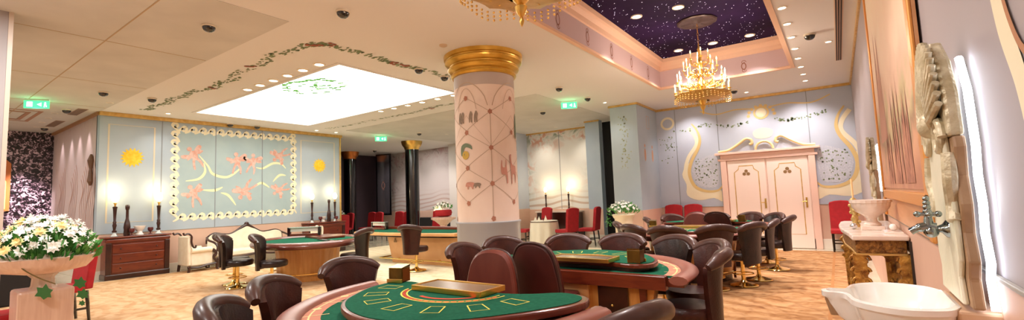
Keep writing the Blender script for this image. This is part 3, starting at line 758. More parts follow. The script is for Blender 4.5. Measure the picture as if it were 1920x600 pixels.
# domes
dm = thing('dome_camera', '', 'security camera', group='black dome cameras on the ceiling')
MB().lathe([(.085, 0), (.088, -.02), (.078, -.03)], 20, cap=False).build('mounting_ring', mat('white_ring', 'ddd2c0', .5), dm, True)
MB().lathe([(.078, -.028), (.075, -.05), (.06, -.075), (.035, -.092), (.001, -.098)], 20, cap=False).build('dome', dome_m, dm, True)
ud = [0]
for (x, y, lb) in ((-6.58, 2.52, 'on the beige ceiling panel nearest the camera'), (-4.89, 3.37, 'on the peach ceiling above the pillar and skylight corner'), (-11.74, 2.65, 'on the beige panel above the blue mural wall corner'),
                   (-11.76, 3.45, 'at the start of the painted garland'), (-14.23, 2.58, 'near the corridor louvre'), (-17.5, 2.75, 'deep in the corridor above the sequin wall'),
                   (-6.08, 5.76, 'left of the pillar beside the garland'), (-6.1, 6.45, 'touching the pillar outline under its capital'), (-4.91, 8.87, 'left one of the pair before the star cove'),
                   (-4.92, 10.31, 'right one of the pair before the star cove'), (-6.68, 11.05, 'beyond the pillar above the tree mural'), (-1.9, 12.2, 'right of the chandelier basket'),
                   (-.19, 8.63, 'beside the air grille and small downlights'), (-13.93, 5.92, 'on the gold trim of the mural wall, left one'), (-13.83, 6.61, 'on the gold trim of the mural wall, right one'),
                   (-11.86, 11.19, 'in front of the black column with gilt cap'), (-17.0, 13.3, 'in the back room before the pale wall')):
    place(dm, ud, (x, y, H), 'black dome camera ' + lb)
# exit signs
def exit_sign():
    t = thing('exit_sign', '', 'exit sign', group='green hanging exit signs')
    MB().box(-.2, .2, -.015, .015, -.2, -.04).build('panel', green_m, t, bevel=.004)
    mb = MB()
    for s_ in (-1, 1):
        y = -.018*s_
        mb.box(-.15, -.06, min(y, y+.002), max(y, y+.002), -.17, -.07)
        mb.add([(.01*s_, y, -.12), (.08*s_, y, -.08), (.08*s_, y, -.16)], [(0, 1, 2)])
        mb.ball((.14, y, -.085), .014, 8, 5)
        mb.box(.125, .155, y-.001, y+.001, -.14, -.1); mb.box(.12, .132, y-.001, y+.001, -.175, -.14); mb.box(.15, .165, y-.001, y+.001, -.17, -.14)
    mb.build('sign_markings', mat('sign_white', 'f4fff8', .5, emit=2.2), t)
    MB().box(-.18, .18, -.02, .02, -.04, 0).build('housing', mat('sign_housing', 'cdd8cc', .5), t)
    return t
ex = exit_sign(); ue = [0]
place(ex, ue, (-13.3, 1.96, H), 'green exit sign hanging above the corridor at left', 1, 1.0)
place(ex, ue, (-5.44, 10.3, H), 'green exit sign hanging between pillar and star cove', 1, .5)
place(ex, ue, (-13.2, 10.6, H), 'green exit sign hanging beyond the skylight before the black columns', 1, .9)
for x, y in ((-13.3, 1.96), (-5.44, 10.3), (-13.2, 10.6)):
    l = bpy.data.lights.new('exit_glow', 'POINT'); l.energy = 5; l.color = (.15, 1, .4); l.shadow_soft_size = .08; o = bpy.data.objects.new('exit_glow', l); C.objects.link(o); o.location = (x, y, H-.27)
# grilles
g = thing('air_grille', 'long dark slotted air grille in the ceiling by the right wall', 'air vent', (.19, 8.2, H))
MB().box(-.05, .055, -2.2, 2.6, -.012, 0).build('frame', mat('grille_frame', 'e0c4ac', .6), g)
mb = MB()
for k in range(3): mb.box(-.038+.03*k, -.020+.03*k, -2.17, 2.57, -.02, -.012)
mb.build('slot', mat('dark_slot', '3c2c28', .8), g)
for i, (x0, x1, lb) in enumerate(((-14.9, -13.9, 'nearer'), (-17.2, -16.0, 'farther'))):
    g = thing('corridor_louvre', 'brown slatted air louvre along the corridor ceiling edge, %s one' % lb, 'air vent', ((x0+x1)/2, 2.8, H))
    w_ = (x1-x0)/2; MB().box(-w_, w_, -.09, .09, -.012, 0).build('frame', mat('louvre_frame', 'a98a74', .6), g)
    mb = MB()
    for k in range(5): mb.box(-w_+.03, w_-.03, -.075+.033*k, -.06+.033*k, -.02, -.012)
    mb.build('slat', grille_m, g)
g = thing('ceiling_coffer', 'square brown-lined ceiling panel above the corridor at left', 'ceiling panel', (-15.7, 1.7, H))
for s_, zz in ((1.0, -.012), (.72, -.02)):
    frame_loft(-s_*.9, s_*.9, -s_*.6, s_*.6, [(0, 0), (0, zz), (.07, zz), (.07, 0)]).build('border', mat('brown_line', 'a77c62', .6), g)
for i, (x, y, lb) in enumerate(((-4.85, 5.12, 'beside the pillar capital'), (-11.2, .9, 'alone on the beige panel'))):
    o = MB().lathe([(.06, 0), (.06, -.02), (.03, -.035), (.001, -.035)], 16, cap=False).build('smoke_detector', mat('detector_plastic', 'c8b094', .6), None, True)
    o.location = (x, y, H); tag(o, 'small round smoke detector on the ceiling ' + lb, 'smoke detector')

# ================================================================== chandelier
def chandelier():
    t = thing('chandelier', '', 'chandelier', group='gilt candle chandeliers')
    # origin at lowest tip, total height ~1.75
    MB().lathe([(.001, 0), (.012, .02), (.02, .05), (.012, .08), (.03, .1), (.045, .14), (.05, .16), (.03, .18), (.06, .21), (.085, .27), (.09, .3), (.06, .32), (.03, .34), (.025, .45), (.05, .5), (.075, .58), (.05, .66), (.02, .7), (.02, .82), (.05, .88), (.06, .95), (.03, 1.0), (.015, 1.05), (.015, 1.15), (.03, 1.2), (.012, 1.25), (.012, 1.3)], 20, cap=False).build('stem', gold_m, t, True)
    mb = MB()
    for k in range(7): mb.tube([(.014*math.cos(q), .014*math.sin(q)*(k % 2), 1.3+k*.062+.034*math.sin(q)) if k % 2 else (.0, .014*math.cos(q), 1.3+k*.062+.034*math.sin(q)) for q in [j*PI/4 for j in range(8)]], .004, 5, True)
    mb.build('chain', gold_m, t)
    bk = MB(); bk.lathe([(.12, .25), (.3, .27), (.42, .31), (.47, .37), (.46, .375), (.4, .33), (.12, .29)], 36, cap=False, wob=.05, wn=12)
    bk.build('basket', goldp_m, t, True)
    cr = MB()
    for k in range(48):
        a = 2*PI*k/48; r = .47
        for j in range(3): cr.ball((r*math.cos(a), r*math.sin(a), .31-.035*j+.02*math.cos(6*a)), .012, 5, 4)
    for k in range(24):
        a = 2*PI*k/24
        for j in range(8):
            q = j/7; rr = .08+.36*q; z = .95-.52*q-.12*math.sin(PI*q); cr.ball((rr*math.cos(a), rr*math.sin(a), z), .009, 5, 4)
    c_ = cr.build('crystal_chain', mat('amber_crystal', 'f0c87a',   .12, .6, emit=.04, emit_h='ffb45a'), t); c_['kind'] = 'stuff'
    first = None
    for (n, r, z, a0) in ((14, .46, .40, 0), (12, .4, .62, .2), (8, .28, .84, .1), (4, .15, 1.02, .4)):
        for k in range(n):
            a = a0+2*PI*k/n
            mb = MB(); mb.at(0, 0, 0, a)
            mb.tube(crom([(.03, 0, z-.02), (r*.35, 0, z-.13), (r*.75, 0, z-.1), (r*.95, 0, z-.07), (r, 0, z)], 4, False), .009, 6)
            mb.tube([(r*.55+.045*math.cos(q), 0, z-.09+.045*math.sin(q)) for q in [j*.7 for j in range(9)]], .006, 5)
            mb.lathe([(.008, z), (.03, z+.008), (.034, z+.018), (.012, z+.02), (.012, z+.03)], 10, r, 0)
            ar = mb.build('arm', gold_m, t, True)
            m2 = MB().at(0, 0, 0, a); m2.lathe([(.010, z+.02), (.010, z+.12)], 8, r, 0); cnd = m2.build('candle', candle_m, ar, True)
            m3 = MB().at(0, 0, 0, a); m3.lathe([(.004, z+.12), (.011, z+.14), (.008, z+.16), (.001, z+.185)], 8, r, 0, cap=False); m3.build('flame_bulb', flame_m, ar, True)
    return t
ch = chandelier(); ch.location = (-1.88, 8.68, 2.87); ch['label'] = 'gilt tiered candle chandelier hanging whole from the starry ceiling'
ros = struct(MB().lathe([(.34, 4.6), (.345, 4.58), (.32, 4.565), (.27, 4.575), (.1, 4.57), (.06, 4.55), (.001, 4.55)], 32, -1.88, 8.68, cap=False, wob=.02, wn=12).build('ceiling_rose', mat('bronze_rose', '33201f', .4, .3), None, True))
mb = MB()
for k in range(6):
    a = PI*k/3; sf = Plane((-1.88, 8.68, 4.572), (1, 0, 0), (0, 0, -1)); ribbon(mb, sf, [(.08*math.cos(a), .08*math.sin(a)), (.28*math.cos(a), .28*math.sin(a))], .05, .003)
mb.build('rose_petal', mat('dark_petal', '2a1416', .5), ros)
dup(ch, (-1.9, 2.89, 2.82), .2, 'nearer gilt chandelier whose lower arms alone show at the top edge')
struct(MB().lathe([(.34, 4.6), (.345, 4.58), (.32, 4.565), (.27, 4.575), (.1, 4.57), (.06, 4.55), (.001, 4.55)], 32, -1.9, 2.89, cap=False, wob=.02, wn=12).build('ceiling_rose', mat('bronze_rose', '33201f', .4, .3), None, True))
for x, y, z, e in ((-1.88, 8.68, 3.5, 130), (-1.9, 2.89, 3.45, 110)):
    for k in range(3):
        l = bpy.data.lights.new('chandelier_glow', 'POINT'); l.energy = e/3; l.color = (1, .80, .64); l.shadow_soft_size = .1
        o = bpy.data.objects.new('chandelier_glow', l); C.objects.link(o); o.location = (x+.42*math.cos(k*2.1), y+.42*math.sin(k*2.1), z)

# ================================================================== seating
def face(x, y, tx, ty): return math.atan2(ty-y, tx-x)-PI/2
def make_stool(lm, bm, dark):
    t = thing('casino_stool', '', 'stool', group='low-backed casino stools')
    MB().lathe([(.001, .0), (.2, 0), (.21, .012), (.2, .025), (.12, .04), (.05, .06), (.03, .09)], 24, cap=False).build('base', bm, t, True)
    MB().lathe([(.028, .05), (.028, .5)], 16).build('column', bm, t, True)
    MB().tube([(.15*math.cos(q*PI/12), .15*math.sin(q*PI/12), .19) for q in range(24)], .009, 6, True).tube([(-.15, 0, .19), (.15, 0, .19)], .007, 6).build('foot_ring', bm, t, True)
    se = MB(); se.lathe([(.001, .40), (.2, .40), (.235, .415), (.245, .45), (.242, .49), (.22, .515), (.12, .525), (.001, .525)], 28, 0, .02, cap=False); se.build('seat', lm, t, True)
    def ang(u, v): return -PI/2+(u-.5)*2*(math.radians(37)+math.radians(11)*v)
    def hh(u, v): return .36+(.585-.085*abs(2*u-1)**2.2*v)*v
    def g(off):
        def f(u, v):
            a = ang(u, v); r = .30+.05*v**3+off
            return (r*math.cos(a), .065+r*math.sin(a), hh(u, v))
        return f
    MB().shell(g(-.03), g(.025), 14, 8).build('backrest', lm, t, True)
    f = g(.03); pts = [f(i/16, 1.0) for i in range(17)]
    MB().tube([(x*1.03, y*1.03, z+.01) for x, y, z in pts], [.03, .042]+[.05]*13+[.042, .03], 12).build('top_roll', roll_m if not dark else leather_m, t, True)
    return t
stoolA = make_stool(leather_m, brass_m, False); stoolB = make_stool(leather2_m, brass_m, False)
for o in (stoolA, stoolB): pass
ua, ub = [0], [0]
def stool(x, y, tx, ty, lb, dark=False, s=1.03):
    rz = face(x, y, tx, ty)
    return place(stoolB if dark else stoolA, ub if dark else ua, (x, y, 0.012), lb, s, rz)
def dealer_chair(name_lb, x, y, tx, ty, lm):
    t = thing('dealer_chair', name_lb, 'chair', (x, y, .012), face(x, y, tx, ty), 'tall round-backed dealer chairs')
    MB().lathe([(.001, 0), (.24, 0), (.25, .015), (.23, .03), (.05, .06), (.03, .09)], 24, cap=False).build('base', black_m, t, True)
    MB().lathe([(.028, .05), (.028, .5)], 16).build('column', black_m, t, True)
    MB().lathe([(.001, .5), (.2, .5), (.24, .52), (.25, .56), (.23, .6), (.001, .61)], 28, 0, .03, cap=False).build('seat', lm, t, True)
    out = [(.27*x_, z_) for x_, z_ in ((-.82, .42), (-.97, .55), (-1, .7), (-.93, .84), (-.8, .97), (-.52, 1.06), (0, 1.09), (.52, 1.06), (.8, .97), (.93, .84), (1, .7), (.97, .55), (.82, .42))]
    def bend(mb):
        mb.v = [(x_, y_+.35*x_*x_-.06*(z_-.5), z_) for x_, y_, z_ in mb.v]; return mb
    q = MB(); n = 24; rings = []
    poly = crom(out, 3, False)
    vs = []; fs = []; k = len(poly)
    for s_, yy in ((.0, -.275), (.55, -.285), (.93, -.28), (1.0, -.255), (1.0, -.215), (.93, -.19), (.55, -.18), (0, -.175)):
        for a, b in poly: vs.append((a*s_, yy, .74+(b-.74)*s_))
    for j in range(7):
        for i in range(k): fs.append((j*k+i, j*k+(i+1) % k, (j+1)*k+(i+1) % k, (j+1)*k+i))
    q.add(vs, fs); bend(q); q.build('backrest', lm, t, True)
    w = MB(); w.tube([(a, -.265, b) for a, b in poly], .012, 8); bend(w); w.build('piping', roll_m, t, True)
    return t
def make_red_chair(fm, nm='dining_chair'):
    t = thing(nm, '', 'chair', group='red high-backed dining chairs')
    MB().box(-.235, .235, -.21, .25, .42, .52).build('seat', fm, t, True, .02)
    bk = MB(); poly = [(-.235, .45), (-.235, 1.1), (-.21, 1.125), (-.12, 1.15), (0, 1.16), (.12, 1.15), (.21, 1.125), (.235, 1.1), (.235, .45)]
    bk.slabxz(poly, -.29, -.2); bk.v = [(x, y-.12*max(0, z-.5), z) for x, y, z in bk.v]; bk.build('backrest', fm, t, True, .015)
    for sx in (-1, 1):
        for sy in (-1, 1):
            MB().tube([(sx*.2, (.22 if sy > 0 else -.23), .43), (sx*.2, (.22 if sy > 0 else -.27), 0)], [.025, .018], 4).build('leg', black_m, t)
    mb = MB()
    for sx in (-1, 1): mb.box(sx*.2-.01, sx*.2+.01, -.24, .22, .17, .2)
    mb.box(-.2, .2, -.02, 0, .17, .2); mb.box(-.2, .2, .2, .22, .26, .29)
    mb.build('stretcher', black_m, t)
    return t
rc = make_red_chair(redf_m); ur = [0]
for (x, y, rz, lb) in ((-3.86, 12.98, PI, 'red high-back chair against the blue wall, left one beside the cartouche'), (-3.33, 12.98, PI, 'red high-back chair against the blue wall, right one beside the cartouche'),
                       (.0, 12.95, PI, 'red high-back chair standing right of the pink double door'), (-8.4, 12.2, -PI/2+.3, 'bright red chair left of the white clothed table behind the pillar'),
                       (-6.8, 12.3, PI/2-.3, 'red chair right of the white clothed table behind the pillar'), (-6.35, 12.9, PI/2+.1, 'red chair half hidden by the narrow blue wall stub'),
                       (-8.35, 13.35, PI-.3, 'red chair behind the white clothed table'),
                       (-8.95, 1.62, PI+.15, 'dark red chair with black legs just right of the planter of flowers'), (-7.15, .98, .1, 'bright red chair cut by the left edge of the photo')):
    place(rc, ur, (x, y, .0 if y > 12 else .012), lb, 1.0, rz)
# back room red chairs
for (x, y, rz, lb) in ((-17.45, 12.0, PI, 'small red chair back beside the dark doorway in the back room'), (-16.6, 12.5, PI, 'wide red chair back below the pale panel, left one'), (-16.0, 12.4, PI, 'wide red chair back below the pale panel, right one'),
                       (-14.95, 12.6, PI, 'red chair back left of the black column, outer one'), (-14.4, 12.6, PI, 'red chair back left of the black column, inner one'), (-13.05, 12.9, PI, 'red chair back just right of the black column'),
                       (-15.2, 10.3, 1.2, 'red chair by the glass display table')):
    place(rc, ur, (x, y, 0), lb, 1.0, rz)

# ================================================================== blackjack tables
INNER = [(.73, .14), (.74, .28), (.70, .42), (.59, .61), (.48, .76), (.32, .88), (.10, .97), (-.15, 1.0), (-.4, .92), (-.62, .75), (-.81, .49), (-.91, .31), (-.97, .15), (-.95, .02), (-.87, -.05), (-.74, -.06), (-.59, .05), (-.40, .12), (0, .14), (.4, .10), (.6, .06)]
def blackjack(label, x, y, rz, ext=-.2, a=1.07, b=1.2, group='blackjack tables'):
    t = thing('blackjack_table', label, 'table', (x, y, .012), rz, group)
    Z = .785
    arc = [(a*math.cos(PI*i/32), b*math.sin(PI*i/32)) for i in range(33)]
    MB().prism([(p*.93, q*.93) for p, q in arc], Z-.09, Z-.012).build('tabletop', wood_m, t, False, .006)
    MB().box(-.86, .86, -.06, .02, Z-.115, Z+.004).build('dealer_apron', wood_m, t, False, .006)
    MB().prism([(p*.9, max(.0, q*.9)) for p, q in arc], Z-.012, Z).build('felt', felt_m, t)
    sf = Plane((0, 0, Z), (1, 0, 0), (0, 0, 1)); mb = MB()
    ribbon(mb, sf, [(p*.83, q*.83+.02) for p, q in arc], .13, .002); mb.build('betting_band', pink_m, t)
    mb = MB(); ribbon(mb, sf, [(p*.835, q*.835+.02) for p, q in arc], .012, .003)
    for i in range(2, 31, 4): ribbon(mb, sf, [(arc[i][0]*.74, arc[i][1]*.74+.02), (arc[i][0]*.88, arc[i][1]*.88+.02)], .012, .0035)
    for i in range(4, 30, 4): disc(mb, sf, arc[i][0]*.83, arc[i][1]*.83+.02, .03, .004, 10)
    mb.build('gold_print', gpaint_m, t)
    path = [(a*.94, ext), (a*.94, ext/2)]+[(p*.94, q*.94) for p, q in arc[1:-1]]+[(-a*.94, ext/2), (-a*.94, ext)]
    MB().tube([(p, q, Z+.002) for p, q in path], .036, 12, False, 2.1).build('padded_rim', rim_m, t, True)
    # raised playing board
    poly = crom([(p-.05, q) for p, q in INNER], 4)
    MB().prism([((p+.08)*.9-.08, (q-.4)*.9+.4) for p, q in poly], Z+.001, Z+.03).build('board_support', woodd_m, t)
    bd = MB().prism(poly, Z+.03, Z+.075).build('playing_board', wood_m, t, False, .012)
    sc_ = lambda k: [((p+.08)*k-.08, (q-.4)*k+.4) for p, q in poly]
    MB().prism(sc_(.955), Z+.075, Z+.079).build('board_felt', felt_m, bd)
    sb = Plane((0, 0, Z+.079), (1, 0, 0), (0, 0, 1)); cx, cy = -.08, .2
    mb = MB()
    for k in range(7):
        q = math.radians(12+26*k); ur_, ut = (math.cos(q), math.sin(q)), (-math.sin(q), math.cos(q)); c = (cx+.58*ur_[0], cy+.54*ur_[1])
        if c[1] > .9: pass
        R2 = lambda r_, s_: (c[0]+ur_[0]*r_+ut[0]*s_, c[1]+ur_[1]*r_+ut[1]*s_)
        ribbon(mb, sb, [R2(-.08, -.045), R2(.07, -.055), R2(.07, .055), R2(-.08, .045)], .010, .002, True)
    for r_ in (.40, .36): ribbon(mb, sb, [(cx+r_*1.02*math.cos(PI*j/24), cy+r_*.9*math.sin(PI*j/24)) for j in range(2, 25)], .011, .002)
    mb.build('yellow_card_print', yel_m, bd)
    mb = MB()
    for j in range(3, 24): 
        q = PI*j/25; ribbon(mb, sb, [(cx+.38*1.02*math.cos(q), cy+.38*.9*math.sin(q)), (cx+.38*1.02*math.cos(q+.09), cy+.38*.9*math.sin(q+.09))], .022, .0022)
    ribbon(mb, sb, [(cx+.29*math.cos(PI*j/24), cy+.26*math.sin(PI*j/24)) for j in range(9, 25)], .026, .0022)
    mb.build('red_lettering_band', red_m, bd)
    # base
    vs = []; n = 24; pl_ = [(.74*math.cos(PI*i/n), .78*math.sin(PI*i/n)) for i in range(n+1)]
    mb = MB(); k = len(pl_)
    vs = [(p, q+.03, Z-.09) for p, q in pl_]+[(p*.86, q*.86+.03, .1) for p, q in pl_]
    mb.add(vs, [(i, (i+1) % k, (i+1) % k+k, i+k) for i in range(k)]+[tuple(range(k)), tuple(range(2*k-1, k-1, -1))])
    cb = mb.build('cabinet', maple_m, t)
    MB().prism([(p*.84, q*.84+.03) for p, q in pl_], 0, .1).build('plinth', woodd_m, t)
    dr = MB().box(.22, .50, -.012, .028, .2, .66).build('door', woodd_m, t, False, .004); MB().ball((.36, -.02, .5), .014, 8, 6).build('door_knob', brass_m, dr, True)
    for x_ in (-.66, .64): MB().box(x_-.03, x_+.03, -.01, .03, .02, Z-.09, .012).build('corner_stile', wood_m, t)
    for a_ in ((-.55, -.3, -.005, .03, .18, .66), (-.2, .12, -.005, .03, .18, .66)): MB().box(*a_).build('inset_panel', peachp_m, t, False, .006)
    MB().tube([(.72*math.cos(PI*i/20), .03+.76*math.sin(PI*i/20), .16) for i in range(2, 19)], .014, 8).build('foot_rail', brass_m, t, True)
    return t
def tray(label, x, y, z, rz):
    t = thing('chip_tray', label, 'chip tray', (x, y, z), rz, 'covered chip trays on blackjack tables')
    MB().box(-.31, .31, -.13, .13, 0, .022).build('base_board', mat('tray_wood', '7c5a34', .4), t, False, .004)
    MB().box(-.30, .30, -.12, .12, .022, .03).build('lid', mat('bronze_lid', '8a7358', .25, .6), t, False, .002)
    mb = MB()
    for s_ in (-1, 1): mb.box(-.315, .315, s_*.13-.008, s_*.13+.008, .0, .036); mb.box(s_*.31-.008, s_*.31+.008, -.13, .13, .0, .036)
    mb.build('edge_frame', gold_m, t, False, .002)
    return t
def shoe(label, x, y, z, rz):
    t = thing('card_shoe', label, 'card box', (x, y, z), rz, 'gilt card boxes on blackjack tables')
    mb = MB(); mb.prism([(-.06, -.06), (.06, -.06), (.06, .06), (-.06, .06)], 0, .115); mb.build('body', mat('bronze_box', '7a5a22', .3, .6, noise=('4c3a14', 6, .6)), t, False, .004)
    MB().box(-.07, .07, -.075, -.06, 0, .03).build('front_lip', gold_m, t, False, .003)
    MB().box(.0605, .064, -.05, .05, .01, .105).build('side_plate', gold_m, t)
    mb = MB(); mb.add([(-.06, -.06, .115), (.06, -.06, .115), (.06, .06, .13), (-.06, .06, .13)], [(0, 1, 2, 3)]).add([(-.06, .06, .115), (.06, .06, .115), (.06, .06, .13), (-.06, .06, .13)], [(0, 1, 2, 3)]); mb.build('top', brass_m, t)
    return t
TB = [('nearest', -2.25, 2.62, PI), ('middle', -2.1, 3.95, 0), ('C', -2.25, 8.85, PI), ('D', -2.15, 10.2, 0)]
blackjack('nearest blackjack table with green felt, curved padded rim towards the camera', -2.3, 2.62, PI, .04, 1.14, 1.32)
blackjack('second blackjack table with dark cabinet door, behind the two tall dealer chairs', -2.1, 3.95, 0)
blackjack('blackjack table farther right ringed by dark stools, nearer of the far pair', -2.2, 8.55, PI)
blackjack('farthest blackjack table before the pink double door', -2.1, 9.85, 0)
zt = .012+.785+.081
tray('flat bronze chip tray on the nearest blackjack table', -2.23, 2.43, zt, 0)
tray('chip tray on the second blackjack table beside the tall chair', -2.08, 4.08, zt, 0)
tray('chip tray on the far blackjack table behind the stools', -2.15, 8.35, zt, 0)
tray('chip tray on the farthest blackjack table', -2.05, 9.98, zt, 0)
shoe('small gilt card box standing on the nearest table edge', -2.91, 2.50, zt, .25)
shoe('small wooden and gilt card box on the second table', -1.56, 4.1, zt, PI)
shoe('small gilt card box on the farthest table', -1.6, 10.0, zt, PI)
shoe('small gilt card box at the left end of the far table', -2.85, 8.45, zt, .25)
dealer_chair('tall striped brown dealer chair behind the nearest table, left of the pair', -2.55, 3.02, -2.5, 2.4, leather3_m).scale = (.97, .97, .955)
dealer_chair('tall dark oxblood dealer chair, right of the pair by the second table', -2.26, 3.76, -2.2, 4.6, mat('oxblood_leather', '3a0f0c', .4, noise=('4a1510', 3, .5), coat=.1))
dealer_chair('tall brown dealer chair at the far tables, paler one', -2.25, 9.0, -2.2, 8.2, leather3_m)
dealer_chair('tall dark dealer chair at the far tables, darker one', -1.95, 9.52, -2.0, 10.0, leather_m)
# stools
T1, T2, T3, T4 = (-2.25, 2.5), (-2.1, 4.1), (-2.25, 8.7), (-2.15, 10.4)
T1, T2, T3, T4 = (-2.25, 2.5), (-2.1, 4.1), (-2.2, 8.5), (-2.1, 9.9)
for (x, y, tt, lb, dk) in (    # (x, y) is where the back stands
    (-2.92, 1.2, (-2.2, 2.1), 'dark leather stool at the bottom edge, left end of the nearest table', 1),
    (-3.42, 1.74, T1, 'brown leather stool with rolled top, second along the nearest table rim', 0),
    (-3.82, 2.66, T1, 'brown leather stool tucked at the nearest table beside the card box', 0),
    (-.80, 2.08, T1, 'brown stool back at bottom, between the two nearest tables', 0),
    (-3.66, 4.08, T2, 'brown stool in front of the pillar, left end of the second table', 0),
    (-3.7, 4.92, T2, 'brown stool peeking over the dark dealer chair beside the pillar', 0),
    (-3.0, 5.45, T2, 'brown stool behind the second table, under the red and white dining table', 0),
    (-2.28, 5.58, T2, 'brown stool behind the second table, below the flower pedestal', 0),
    (-1.58, 5.45, T2, 'greyish brown stool behind the right curve of the second table', 1),
    (-1.08, 5.02, T2, 'stool with worn grey top, farther of two at right end of second table', 0),
    (-.88, 4.25, T2, 'tall reddish stool in profile, nearer at right end of second table', 0),
    (-3.35, 8.05, T3, 'small dark stool left of the far tables by the flower pedestal', 1),
    (-2.85, 7.35, T3, 'dark stool at left front of the far table', 0),
    (-2.18, 7.02, T3, 'dark stool at middle front of the far table', 0),
    (-1.52, 7.3, T3, 'wide brown stool back at right front of the far table', 0),
    (-1.1, 7.85, T3, 'dark stool in profile right of the far table, nearest of three', 1),
    (-.93, 8.6, T3, 'dark stool in profile right of the far table, second of three', 1),
    (-3.3, 9.5, T4, 'dark stool with curled arm at the far end behind the left stools', 1),
    (-3.2, 10.75, T4, 'dark stool behind the farthest table under the red chairs', 0),
    (-2.35, 11.3, T4, 'dark stool behind the farthest table, left before the pink door', 0),
    (-1.6, 11.2, T4, 'dark stool behind the farthest table, middle before the pink door', 0),
    (-1.1, 10.8, T4, 'dark stool behind the farthest table, right before the pink door', 1),
    (-.78, 9.75, T4, 'dark stool in profile standing by itself below the right door leaf', 1)):
    d = math.hypot(tt[0]-x, tt[1]-y); stool(x+.26*(tt[0]-x)/d, y+.26*(tt[1]-y)/d, *tt, lb, bool(dk), 1.0)

# ================================================================== left round table
LT = (-9.35, 5.55)
t = thing('gaming_table', 'round-ended green gaming table with ribbed honey wood drum base at left', 'table', (*LT, .01), -.25)
Z = .77
ov = [(1.35*math.cos(2*PI*i/48), 1.05*math.sin(2*PI*i/48)) for i in range(48)]
MB().prism([(p*.96, q*.96) for p, q in ov], Z-.05, Z-.005).build('tabletop', wood_m, t, False, .01)
MB().prism([(p*.9, q*.9) for p, q in ov], Z-.005, Z+.003).build('felt', felt_m, t)
MB().tube([(p*.95, q*.95, Z-.025) for p, q in ov], .07, 12, True, 1.3).build('padded_rim', mat('mauve_wood_rim', '6e3a30', .25, coat=.4), t, True)
MB().lathe([(.66, Z-.05), (.62, .5), (.6, .12)], 96, cap=False, wob=.012, wn=24).build('drum_base', maple_m, t, True)
MB().lathe([(.7, 0), (.7, .1), (.66, .12), (.6, .13)], 64, cap=False, wob=.01, wn=24).build('plinth', maple_m, t, True)
MB().tube([(.76*math.cos(q*PI/20), .76*math.sin(q*PI/20), .15) for q in range(40)], .012, 6, True).build('foot_ring', brass_m, t, True)
MB().box(-.95, .1, .2, .75, Z+.003, Z+.05).build('raised_ledge', wood_m, t, False, .01)
mb = MB(); mb.box(.25, 1.2, .1, .2, Z+.004, Z+.03); mb.build('chip_rail', black_m, t, False, .004)
def display(label, x, y, z, rz, s=1):
    t = thing('display_stand', label, 'display stand', (x, y, z), rz, 'white glass-topped stands on gaming tables')
    for sx in (-1, 1): MB().box(sx*.34-.03, sx*.34+.03, -.04, .04, 0, .2).build('post', black_m, t, False, .004)
    MB().box(-.31, .31, -.02, .02, .1, .19).build('panel', mat('white_panel', 'e8e4da', .3), t, False, .004)
    MB().box(-.33, .33, -.06, .06, .19, .205).build('glass_top', mat('pale_green_glass', 'cfe0d4', .08, coat=.5), t)
    MB().box(-.31, .31, -.05, .05, 0, .05).build('foot_bar', wood_m, t, False, .004)
    return t
display('white panel stand with black posts on the left gaming table', -10.15, 5.93, .01+Z+.052, .7)
for (x, y, lb, dk) in ((-9.5, 4.2, 'black leather stool at far left front of the left gaming table', 1), (-8.62, 4.4, 'black leather stool with seat turned right, before the honey drum base', 1),
                       (-9.98, 4.35, 'black stool half hidden left of the front pair at the left gaming table', 1), (-8.0, 5.72, 'dark stool in profile right of the left gaming table', 1)):
    (stool(x, y, x+.75, y+.9, lb, True) if x < -8.3 else stool(x, y, x-.9, y-.35, lb, True))
# ================================================================== centre table
t = thing('roulette_table', 'long gaming table with peach panel base left of the big pillar', 'table', (-8.9, 8.2, .01))
Z = .77
top = [(-1.95, -.35), (-1.7, -.62), (-.9, -.7), (.9, -.75), (1.9, -.62), (2.1, -.2), (2.1, .6), (-1.95, .6)]
MB().prism(top, Z-.07, Z).build('tabletop', peachp_m, t, False, .012)
MB().prism([(p*.97, q*.95) for p, q in top], Z-.10, Z-.07).build('under_edge', black_m, t)
MB().prism([(p*.9, q*.84) for p, q in top], Z, Z+.006).build('felt', felt_m, t)
MB().box(-1.7, 2.0, .35, .6, Z, Z+.07).build('back_ledge', wood_m, t, False, .01)
vs = [(-.62-.0, -.4, Z-.1), (1.9, -.4, Z-.1), (1.9, .4, Z-.1), (-.62, .4, Z-.1), (-.5, -.34, .0), (1.8, -.34, 0), (1.8, .34, 0), (-.5, .34, 0)]
MB().add(vs, [(0, 1, 5, 4), (1, 2, 6, 5), (2, 3, 7, 6), (3, 0, 4, 7), (0, 3, 2, 1), (4, 5, 6, 7)]).build('cabinet', peachp_m, t)
MB().add([(.32, -.405, Z-.1), (.37, -.405, Z-.1), (.42, -.345, 0), (.38, -.345, 0)], [(0, 1, 2, 3)]).build('dark_strip', woodd_m, t)
mb = MB(); sfe = Plane((0, -.395, 0), (1, 0, 0), (0, -1, 0))
for q in range(3): disc(mb, sfe, -.32+.035*math.cos(PI/2+q*2.094), .55+.035*math.sin(PI/2+q*2.094), .03, .004, 10)
mb.build('trefoil_emblem', mat('bronze_emblem', '8a6a40', .5), t)
MB().tube([(-.85, -.1, .12), (-.8, -.5, .12), (1.9, -.52, .12)], .018, 8).tube([(-.2, -.5, .12), (-.2, -.3, .12)], .012, 6).tube([(1.2, -.5, .12), (1.2, -.3, .12)], .012, 6).build('foot_rail', brass_m, t, True)
display('red-framed glass-topped stand on the centre gaming table', -10.55, 8.38, .012+Z+.008, -.1)
stool(-7.65, 7.05, -7.9, 8.2, 'dark stool in front of the peach panelled table by the pillar', False)

